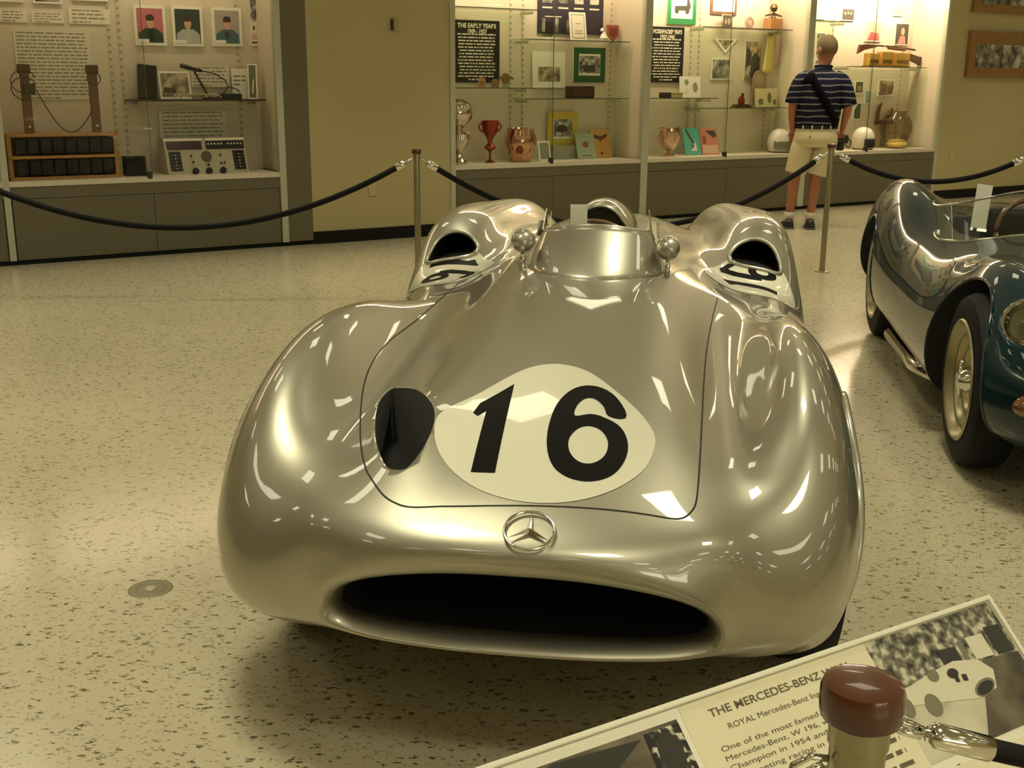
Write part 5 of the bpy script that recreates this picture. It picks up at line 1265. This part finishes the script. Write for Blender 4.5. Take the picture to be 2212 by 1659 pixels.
# wheels with dished ribbed alloy discs
M_ALLOY = mat('wheel_alloy', (0.42, 0.37, 0.22), rough=.35, metal=.8)
for s_ in (.75, 3.0):
    for sg in (-1, 1):
        w = bpy.data.objects.new('wheel', None); COL.objects.link(w); w.parent = gcar; w.location = (s_, -sg * .62, .315); w.empty_display_size = .1
        yo = -sg  # outward
        lathe('tyre', [(.20, -.075 * yo), (.265, -.082 * yo), (.30, -.07 * yo), (.315, -.04 * yo), (.315, .04 * yo), (.30, .07 * yo), (.265, .082 * yo), (.212, .076 * yo)], M_RUBBER, w, 44, axis='Y', ring=True)
        lathe('wheel_disc', [(.222, .080 * yo), (.216, .086 * yo), (.206, .080 * yo), (.198, .060 * yo), (.188, .050 * yo), (.180, .058 * yo), (.170, .056 * yo), (.162, .036 * yo), (.150, .028 * yo), (.142, .038 * yo), (.132, .036 * yo), (.124, .018 * yo), (.110, .010 * yo), (.06, .012 * yo), (.05, .03 * yo)], M_ALLOY, w, 48, axis='Y', cap=(False, False))
        lathe('hub_nut', [(.05, .03 * yo), (.045, .06 * yo), (.025, .085 * yo), (0, .088 * yo)], M_CHROME, w, 20, axis='Y')
        bmw = bmesh.new()
        V_, F_ = tube_mesh([(0, .07 * yo, -.07), (0, .075 * yo, 0), (0, .07 * yo, .07)], [.008, .014, .008], 8)
        vv = [bmw.verts.new(q) for q in V_]
        for q in F_: bmw.faces.new([vv[i] for i in q])
        bm_obj('knock_off_ears', bmw, M_CHROME, w, True)
# arch edges
for s_, r_, zc in ((.75, .370, .315), (3.0, .340, .32)):
    for sg in (-1, 1):
        pts = []
        for k in range(-3, 36):
            a = math.pi * k / 32; x, z = s_ + r_ * math.cos(a), zc + r_ * math.sin(a)
            h = G_BVH.ray_cast(Vector((x, -sg * 1.2, z)), Vector((0, sg, 0)))
            if h[0] is not None: pts.append(h[0])
        if len(pts) > 4: tube('arch_lip', pts, .005, M_GREEN, gcar, 8)
# wrap-round clear screen with a bright rim
Vs, Fs, top_ = [], [], []
for k in range(29):
    a = math.radians(-105 + 210 * k / 28)
    s, t_ = 2.02 - .42 * math.cos(a), .585 * math.sin(a)
    p, n = on_g(s, t_)
    hgt = .18 * (.60 + .40 * math.cos(a * .75))
    q = p + Vector((.10, 0, hgt))
    Vs += [p, q]; top_.append(q)
    if k: Fs.append((2 * k - 2, 2 * k, 2 * k + 1, 2 * k - 1))
ws = mesh_obj('windscreen', Vs, Fs, M_SCREEN, gcar, True)
tube('windscreen_rim', top_, .005, M_CHROME, ws, 8)
tube('windscreen_base', [v for v in Vs[::2]], .006, M_CHROME, ws, 8)
# cockpit fittings
box('seat', 2.16, 2.28, -.34, -.06, .36, .80, M_LEATHER, gcar, .03); box('seat', 2.16, 2.28, .06, .34, .36, .80, M_LEATHER, gcar, .03)
tube('steering_wheel', [Vector((1.83 + .05 * math.sin(2 * math.pi * k / 28), .2 + .17 * math.cos(2 * math.pi * k / 28), .72 + .15 * math.sin(2 * math.pi * k / 28))) for k in range(29)], .011, MATS['wheel_wood'], gcar, 8)
# exhaust and jack stand below the sill
tube('side_exhaust', [(1.30, .66, .19), (1.6, .70, .16), (2.3, .70, .15)], .03, M_CHROME, gcar, 10)
# white cards shown in the two cockpits
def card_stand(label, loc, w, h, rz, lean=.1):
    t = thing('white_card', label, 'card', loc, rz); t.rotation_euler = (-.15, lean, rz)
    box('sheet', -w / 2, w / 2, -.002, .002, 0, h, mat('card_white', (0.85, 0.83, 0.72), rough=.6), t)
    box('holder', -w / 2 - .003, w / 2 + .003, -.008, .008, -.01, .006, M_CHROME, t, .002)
# ---------------------------------------------------------------- visitor in front of the cases
MX = Vector((2.75, 10.97, 0)); M_ROT = math.radians(-9)
man = thing('person', 'man in navy striped polo shirt and khaki shorts seen from behind', 'person', MX, M_ROT)
M_SKINP = mat('skin', (0.36, 0.145, 0.075), rough=.55, noise=.06, nscale=12)
def skin_mesh(name, verts, edges, m, parent, sub=2, root=0, join=()):
    me = bpy.data.meshes.new(name)
    me.from_pydata([v[0] for v in verts], edges, [])
    o = bpy.data.objects.new(name, me); COL.objects.link(o)
    sk = o.modifiers.new('skin', 'SKIN'); sk.use_smooth_shade = True
    if not me.skin_vertices: me.skin_vertices.new()
    for i, v in enumerate(verts):
        r = v[1]; me.skin_vertices[0].data[i].radius = r if isinstance(r, tuple) else (r, r)
        me.skin_vertices[0].data[i].use_root = (i == root)
    sb = o.modifiers.new('sub', 'SUBSURF'); sb.levels = sub; sb.render_levels = sub
    bpy.context.view_layer.update()
    me2 = bpy.data.meshes.new_from_object(o.evaluated_get(bpy.context.evaluated_depsgraph_get()))
    bpy.data.objects.remove(o)
    return me2
bv = [((.10, 0, .93), .10), ((.105, 0, 1.10), .105), ((.115, 0, 1.30), .115), ((.122, .0, 1.44), .075), ((.130, .01, 1.505), .055), ((.140, .025, 1.575), .072), ((.145, .022, 1.655), (.082, .098)), ((.145, .018, 1.73), (.076, .088)), ((.145, .015, 1.775), (.04, .048)),
      ((-.04, 0, 1.395), .062), ((-.135, -.02, 1.15), .046), ((-.12, .015, .94), .030), ((-.105, .025, .885), (.036, .020)),
      ((.28, 0, 1.395), .062), ((.375, -.03, 1.14), .046), ((.35, .05, .945), .030), ((.345, .085, .895), (.036, .022)),
      ((.005, 0, .86), .088), ((-.065, .005, .50), .058), ((-.075, -.015, .36), .056), ((-.095, -.01, .10), .037), ((-.10, .02, .05), .038), ((-.115, .13, .035), .034),
      ((.195, 0, .86), .088), ((.125, .005, .50), .058), ((.12, -.015, .36), .056), ((.105, -.01, .10), .037), ((.105, .02, .05), .038), ((.12, .13, .035), .034)]
be = [(0, 1), (1, 2), (2, 3), (3, 4), (4, 5), (5, 6), (6, 7), (7, 8), (2, 9), (9, 10), (10, 11), (11, 12), (2, 13), (13, 14), (14, 15), (15, 16), (0, 17), (17, 18), (18, 19), (19, 20), (20, 21), (21, 22), (0, 23), (23, 24), (24, 25), (25, 26), (26, 27), (27, 28)]
me_body = skin_mesh('body', bv, be, M_SKINP, man)
bmj = bmesh.new(); bmj.from_mesh(me_body)
def add_chain(pts, r):
    V_, F_ = tube_mesh(pts, r, 8)
    vv = [bmj.verts.new(q) for q in V_]
    for q in F_:
        f = bmj.faces.new([vv[i] for i in q]); f.smooth = True
# left hand relaxed, five fingers
for k, (dx, ln) in enumerate(((-.024, .066), (-.008, .078), (.008, .074), (.024, .060))):
    x = -.105 + dx
    add_chain([(x, .026, .888), (x, .026, .85), (x, .034, .85 - ln * .45), (x, .05, .85 - ln * .85)], [.010, .0095, .009, .0065])
add_chain([(-.128, .032, .90), (-.14, .052, .872), (-.132, .062, .845)], [.011, .010, .008])
# right hand closed round the camera
for k in range(4):
    x = .322 + k * .016
    add_chain([(x, .085, .895), (x, .10, .86), (x, .13, .85), (x, .145, .865)], [.010, .010, .009, .008])
add_chain([(.312, .09, .905), (.306, .12, .895), (.315, .14, .885)], [.011, .010, .008])
# ears and nose; head turned to the left
hr = Matrix.Translation((.145, .02, 0)) @ Matrix.Rotation(math.radians(35), 4, 'Z') @ Matrix.Translation((-.145, -.02, 0))
def add_ell(c, r, n=10):
    m = bmesh.ops.create_uvsphere(bmj, u_segments=n, v_segments=8, radius=1.0, matrix=hr @ Matrix.Translation(c) @ Matrix.Diagonal((*r, 1)))
    for v in m['verts']:
        for f in v.link_faces: f.smooth = True
for sg in (-1, 1): add_ell((.145 + sg * .088, .012, 1.645), (.012, .026, .036))
add_ell((.145, .118, 1.63), (.015, .022, .026)); add_ell((.145, .108, 1.585), (.026, .010, .008)); add_ell((.145, .095, 1.55), (.032, .022, .022))
for sg in (-1, 1): add_ell((.145 + sg * .033, .102, 1.665), (.014, .008, .009))
bm_obj('body', bmj, M_SKINP, man, True)
# cropped hair
M_HAIR = mat('hair_short', (0.16, 0.10, 0.045), rough=.8, noise=.35, nscale=90)
V, Fc = [], []
NR, NA = 9, 28
for i in range(NR):
    ph = math.radians(90 - i * 15.5)
    for k in range(NA):
        a = 2 * math.pi * k / NA
        lowf = (math.sin(a) > .25) # forehead side keeps the hairline high
        p2 = max(ph, math.radians(18)) if lowf else ph
        p2 = max(p2, math.radians(-28))
        v = hr @ Vector((.145 + .0925 * math.cos(p2) * math.cos(a), .016 + .106 * math.cos(p2) * math.sin(a), 1.678 + .112 * math.sin(p2)))
        V.append(v)
for i in range(NR - 1):
    for k in range(NA):
        Fc.append((i * NA + k, i * NA + (k + 1) % NA, (i + 1) * NA + (k + 1) % NA, (i + 1) * NA + k))
hh = mesh_obj('hair', V, Fc, M_HAIR, man, True)
b = bmesh.new(); b.from_mesh(hh.data); bmesh.ops.remove_doubles(b, verts=b.verts, dist=1e-4); bmesh.ops.recalc_face_normals(b, faces=b.faces); b.to_mesh(hh.data); b.free()
# clothes
def stripes():
    m = bpy.data.materials.new('polo_stripes'); m.use_nodes = True
    nt = m.node_tree; bs = nt.nodes['Principled BSDF']; bs.inputs['Roughness'].default_value = .85; bs.inputs['Specular IOR Level'].default_value = .15
    tc = nt.nodes.new('ShaderNodeTexCoord'); sp = nt.nodes.new('ShaderNodeSeparateXYZ'); nt.links.new(tc.outputs['Object'], sp.inputs[0])
    no = nt.nodes.new('ShaderNodeTexNoise'); no.inputs['Scale'].default_value = 6; nt.links.new(tc.outputs['Object'], no.inputs['Vector'])
    ad = nt.nodes.new('ShaderNodeMath'); ad.operation = 'MULTIPLY_ADD'; ad.inputs[1].default_value = .035
    nt.links.new(no.outputs['Fac'], ad.inputs[0]); nt.links.new(sp.outputs['Z'], ad.inputs[2])
    mu = nt.nodes.new('ShaderNodeMath'); mu.operation = 'MULTIPLY'; mu.inputs[1].default_value = 1 / .056
    fr = nt.nodes.new('ShaderNodeMath'); fr.operation = 'FRACT'; lt = nt.nodes.new('ShaderNodeMath'); lt.operation = 'LESS_THAN'; lt.inputs[1].default_value = .24
    nt.links.new(ad.outputs[0], mu.inputs[0]); nt.links.new(mu.outputs[0], fr.inputs[0]); nt.links.new(fr.outputs[0], lt.inputs[0])
    mx = nt.nodes.new('ShaderNodeMix'); mx.data_type = 'RGBA'; mx.inputs['A'].default_value = (0.008, 0.008, 0.022, 1); mx.inputs['B'].default_value = (0.17, 0.155, 0.155, 1)
    nt.links.new(lt.outputs[0], mx.inputs['Factor']); nt.links.new(mx.outputs['Result'], bs.inputs['Base Color'])
    return m
M_POLO = stripes()
def ell_loft(rows, n=32, sub=4):
    P = np.array([[(cx + rx * math.cos(2 * math.pi * k / n), cy + ry * math.sin(2 * math.pi * k / n), z) for k in range(n)] for z, cx, cy, rx, ry in rows])
    return bspline_eval(bspline_fit(P, False, .9), False, sub)
def loft_obj(name, S, m, parent, cap=False, thick=0.0):
    n, k = S.shape[:2]
    V = [tuple(p) for p in S.reshape(-1, 3)]
    Fc = [(i * k + j, i * k + (j + 1) % k, (i + 1) * k + (j + 1) % k, (i + 1) * k + j) for i in range(n - 1) for j in range(k)]
    o = mesh_obj(name, V, Fc, m, parent, True)
    if thick: o.modifiers.new('thick', 'SOLIDIFY').thickness = thick
    return o
TOR = [(.925, .10, 0, .185, .128), (1.0, .102, -.002, .198, .135), (1.1, .107, -.004, .205, .138), (1.2, .11, -.006, .212, .138), (1.3, .113, -.006, .222, .132), (1.37, .116, -.004, .222, .118), (1.42, .118, 0, .180, .10), (1.455, .12, .002, .115, .085), (1.475, .123, .004, .082, .075), (1.50, .127, .008, .075, .072)]
shirt = loft_obj('polo_shirt', ell_loft(TOR), M_POLO, man, thick=-.004)
for nm, pts, rr in (('sleeve', [(.0, 0, 1.405), (-.06, -.004, 1.375), (-.105, -.012, 1.28), (-.135, -.02, 1.165)], [.070, .083, .078, .073]), ('sleeve', [(.23, 0, 1.405), (.295, -.004, 1.375), (.34, -.014, 1.28), (.378, -.03, 1.145)], [.070, .083, .080, .076])):
    tube(nm, [tuple(p) for p in bspline_eval(np.array([Vector(q) for q in pts]), False, 5)], list(np.interp(np.linspace(0, 3, 16), range(4), rr)), M_POLO, shirt, 20)
tube('collar', [(.127 + .076 * math.cos(a * math.pi / 12), .008 + .072 * math.sin(a * math.pi / 12), 1.503 - .006 * math.sin(a * math.pi / 12)) for a in range(25)], .011, mat('polo_navy', (0.010, 0.010, 0.022), rough=.85, spec=.15), shirt, 8)
M_KHAKI = mat('khaki', (0.62, 0.53, 0.33), rough=.85, spec=.2, noise=.06, nscale=9)
sh = loft_obj('shorts', ell_loft([(.965, .10, 0, .186, .130), (.93, .10, 0, .193, .137), (.87, .10, -.004, .203, .148), (.81, .10, -.004, .205, .145), (.77, .10, 0, .195, .125)]), M_KHAKI, man, thick=-.004)
for pts, rr in (([(.0, 0, .86), (-.015, 0, .75), (-.045, 0, .62), (-.06, .002, .525)], [.098, .108, .102, .100]), ([(.20, 0, .86), (.195, 0, .75), (.155, 0, .62), (.128, .002, .515)], [.098, .108, .102, .100])):
    tube('shorts_leg', [tuple(p) for p in bspline_eval(np.array(pts), False, 5)], list(np.interp(np.linspace(0, 3, 16), range(4), rr)), M_KHAKI, sh, 22)
tube('belt', [(.10 + .190 * math.cos(a * math.pi / 16), .134 * math.sin(a * math.pi / 16), .952) for a in range(33)], .012, M_POSTER, man, 8)
for x in (-.03, .05, .14, .22):
    y = -.134 * math.sqrt(max(0, 1 - ((x - .10) / .19) ** 2)) - .012
    box('belt_loop', x - .006, x + .006, y - .004, y + .004, .935, .972, M_KHAKI, sh)
box('pocket_button', .03, .042, -.152, -.146, .86, .872, M_POSTER, sh)
M_SOCK = mat('sock_white', (0.62, 0.56, 0.42), rough=.9); M_SHOE = mat('shoe_black', (0.012, 0.011, 0.010), rough=.5)
for x, sx in ((-.095, -.02), (.105, .015)):
    tube('sock', [(x, -.01, .155), (x, -.01, .12), (x, -.006, .07)], [.046, .044, .046], M_SOCK, man, 16)
    rows = [(-.105, .030, .06), (-.095, .040, .085), (-.05, .044, .10), (.0, .045, .09), (.06, .047, .07), (.12, .047, .058), (.165, .038, .045), (.18, .02, .03)]
    P = []
    for y, hw, hz in rows:
        cx = x + sx * max(0, y) / .15
        P.append([(cx - hw, y, .004), (cx - hw * 1.02, y, hz * .45), (cx - hw * .7, y, hz * .9), (cx, y, hz), (cx + hw * .7, y, hz * .9), (cx + hw * 1.02, y, hz * .45), (cx + hw, y, .004), (cx, y, .002)])
    S = np.array(P); S = bspline_eval(bspline_fit(S, False, .8), False, 3); S = np.swapaxes(bspline_eval(bspline_fit(np.swapaxes(S, 0, 1), True, .8), True, 3), 0, 1)
    V, Fc = grid_mesh(S, True, True); so = mesh_obj('shoe', V, Fc, M_SHOE, man, True)
    b = bmesh.new(); add_box(b, x - .048, x + .048, -.11, .16, 0, .016, .006); bm_obj('sole', b, mat('sole_grey', (0.10, 0.09, 0.07), rough=.7), so)
# shoulder strap across the back and a camera in the right hand
pc = thing('photo_camera', 'black camera with shoulder strap held by the man', 'camera', MX, M_ROT)
def on_torso(x, z):
    zs = [r[0] for r in TOR]; f = [np.interp(z, zs, [r[i] for r in TOR]) for i in range(1, 5)]
    u = max(-.97, min(.97, (x - f[0]) / f[2])); return Vector((f[0] + u * f[2], f[1] - f[3] * math.sqrt(1 - u * u) - .010, z))
V, Fc = [], []
for k in range(25):
    q = k / 24; x, z = -.01 + .295 * q, 1.445 - .475 * q
    dx, dz = .030, .020
    for s in (-1, 1): V.append(on_torso(x + s * dx, z + s * dz))
    if k: Fc.append((2 * k - 2, 2 * k - 1, 2 * k + 1, 2 * k))
M_STRAP = mat('strap_black', (0.004, 0.004, 0.006), rough=1.0, spec=.05)
o = mesh_obj('strap', V, Fc, M_STRAP, pc, True); o.modifiers.new('thick', 'SOLIDIFY').thickness = .004
b = bmesh.new()
V, Fc = [], []
for i in range(5):
    for j in range(5): V.append(on_torso(-.055 + .10 * i / 4 - .02 * j / 4 * 0, 1.36 + .085 * j / 4) + Vector((0, -.008, 0)))
for i in range(4):
    for j in range(4): Fc.append((i * 5 + j, (i + 1) * 5 + j, (i + 1) * 5 + j + 1, i * 5 + j + 1))
o = mesh_obj('strap_pad', V, Fc, M_STRAP, pc, True); o.modifiers.new('thick', 'SOLIDIFY').thickness = .012
box('camera_body', .295, .415, .095, .155, .80, .882, M_SHOE, pc, .012)
lathe('lens', [(0, 0), (.034, 0), (.036, .02), (.036, .07), (.030, .075), (0, .07)], M_SHOE, pc, 24, loc=(.345, .125, .735))
box('finder', .335, .375, .105, .15, .882, .90, M_SHOE, pc, .006)
tube('wrist_strap', [(.40, .12, .86), (.44, .10, .82), (.43, .10, .76), (.385, .11, .79)], .006, M_SHOE, pc, 6)
# white cards in the cockpits
bpy.context.view_layer.update()
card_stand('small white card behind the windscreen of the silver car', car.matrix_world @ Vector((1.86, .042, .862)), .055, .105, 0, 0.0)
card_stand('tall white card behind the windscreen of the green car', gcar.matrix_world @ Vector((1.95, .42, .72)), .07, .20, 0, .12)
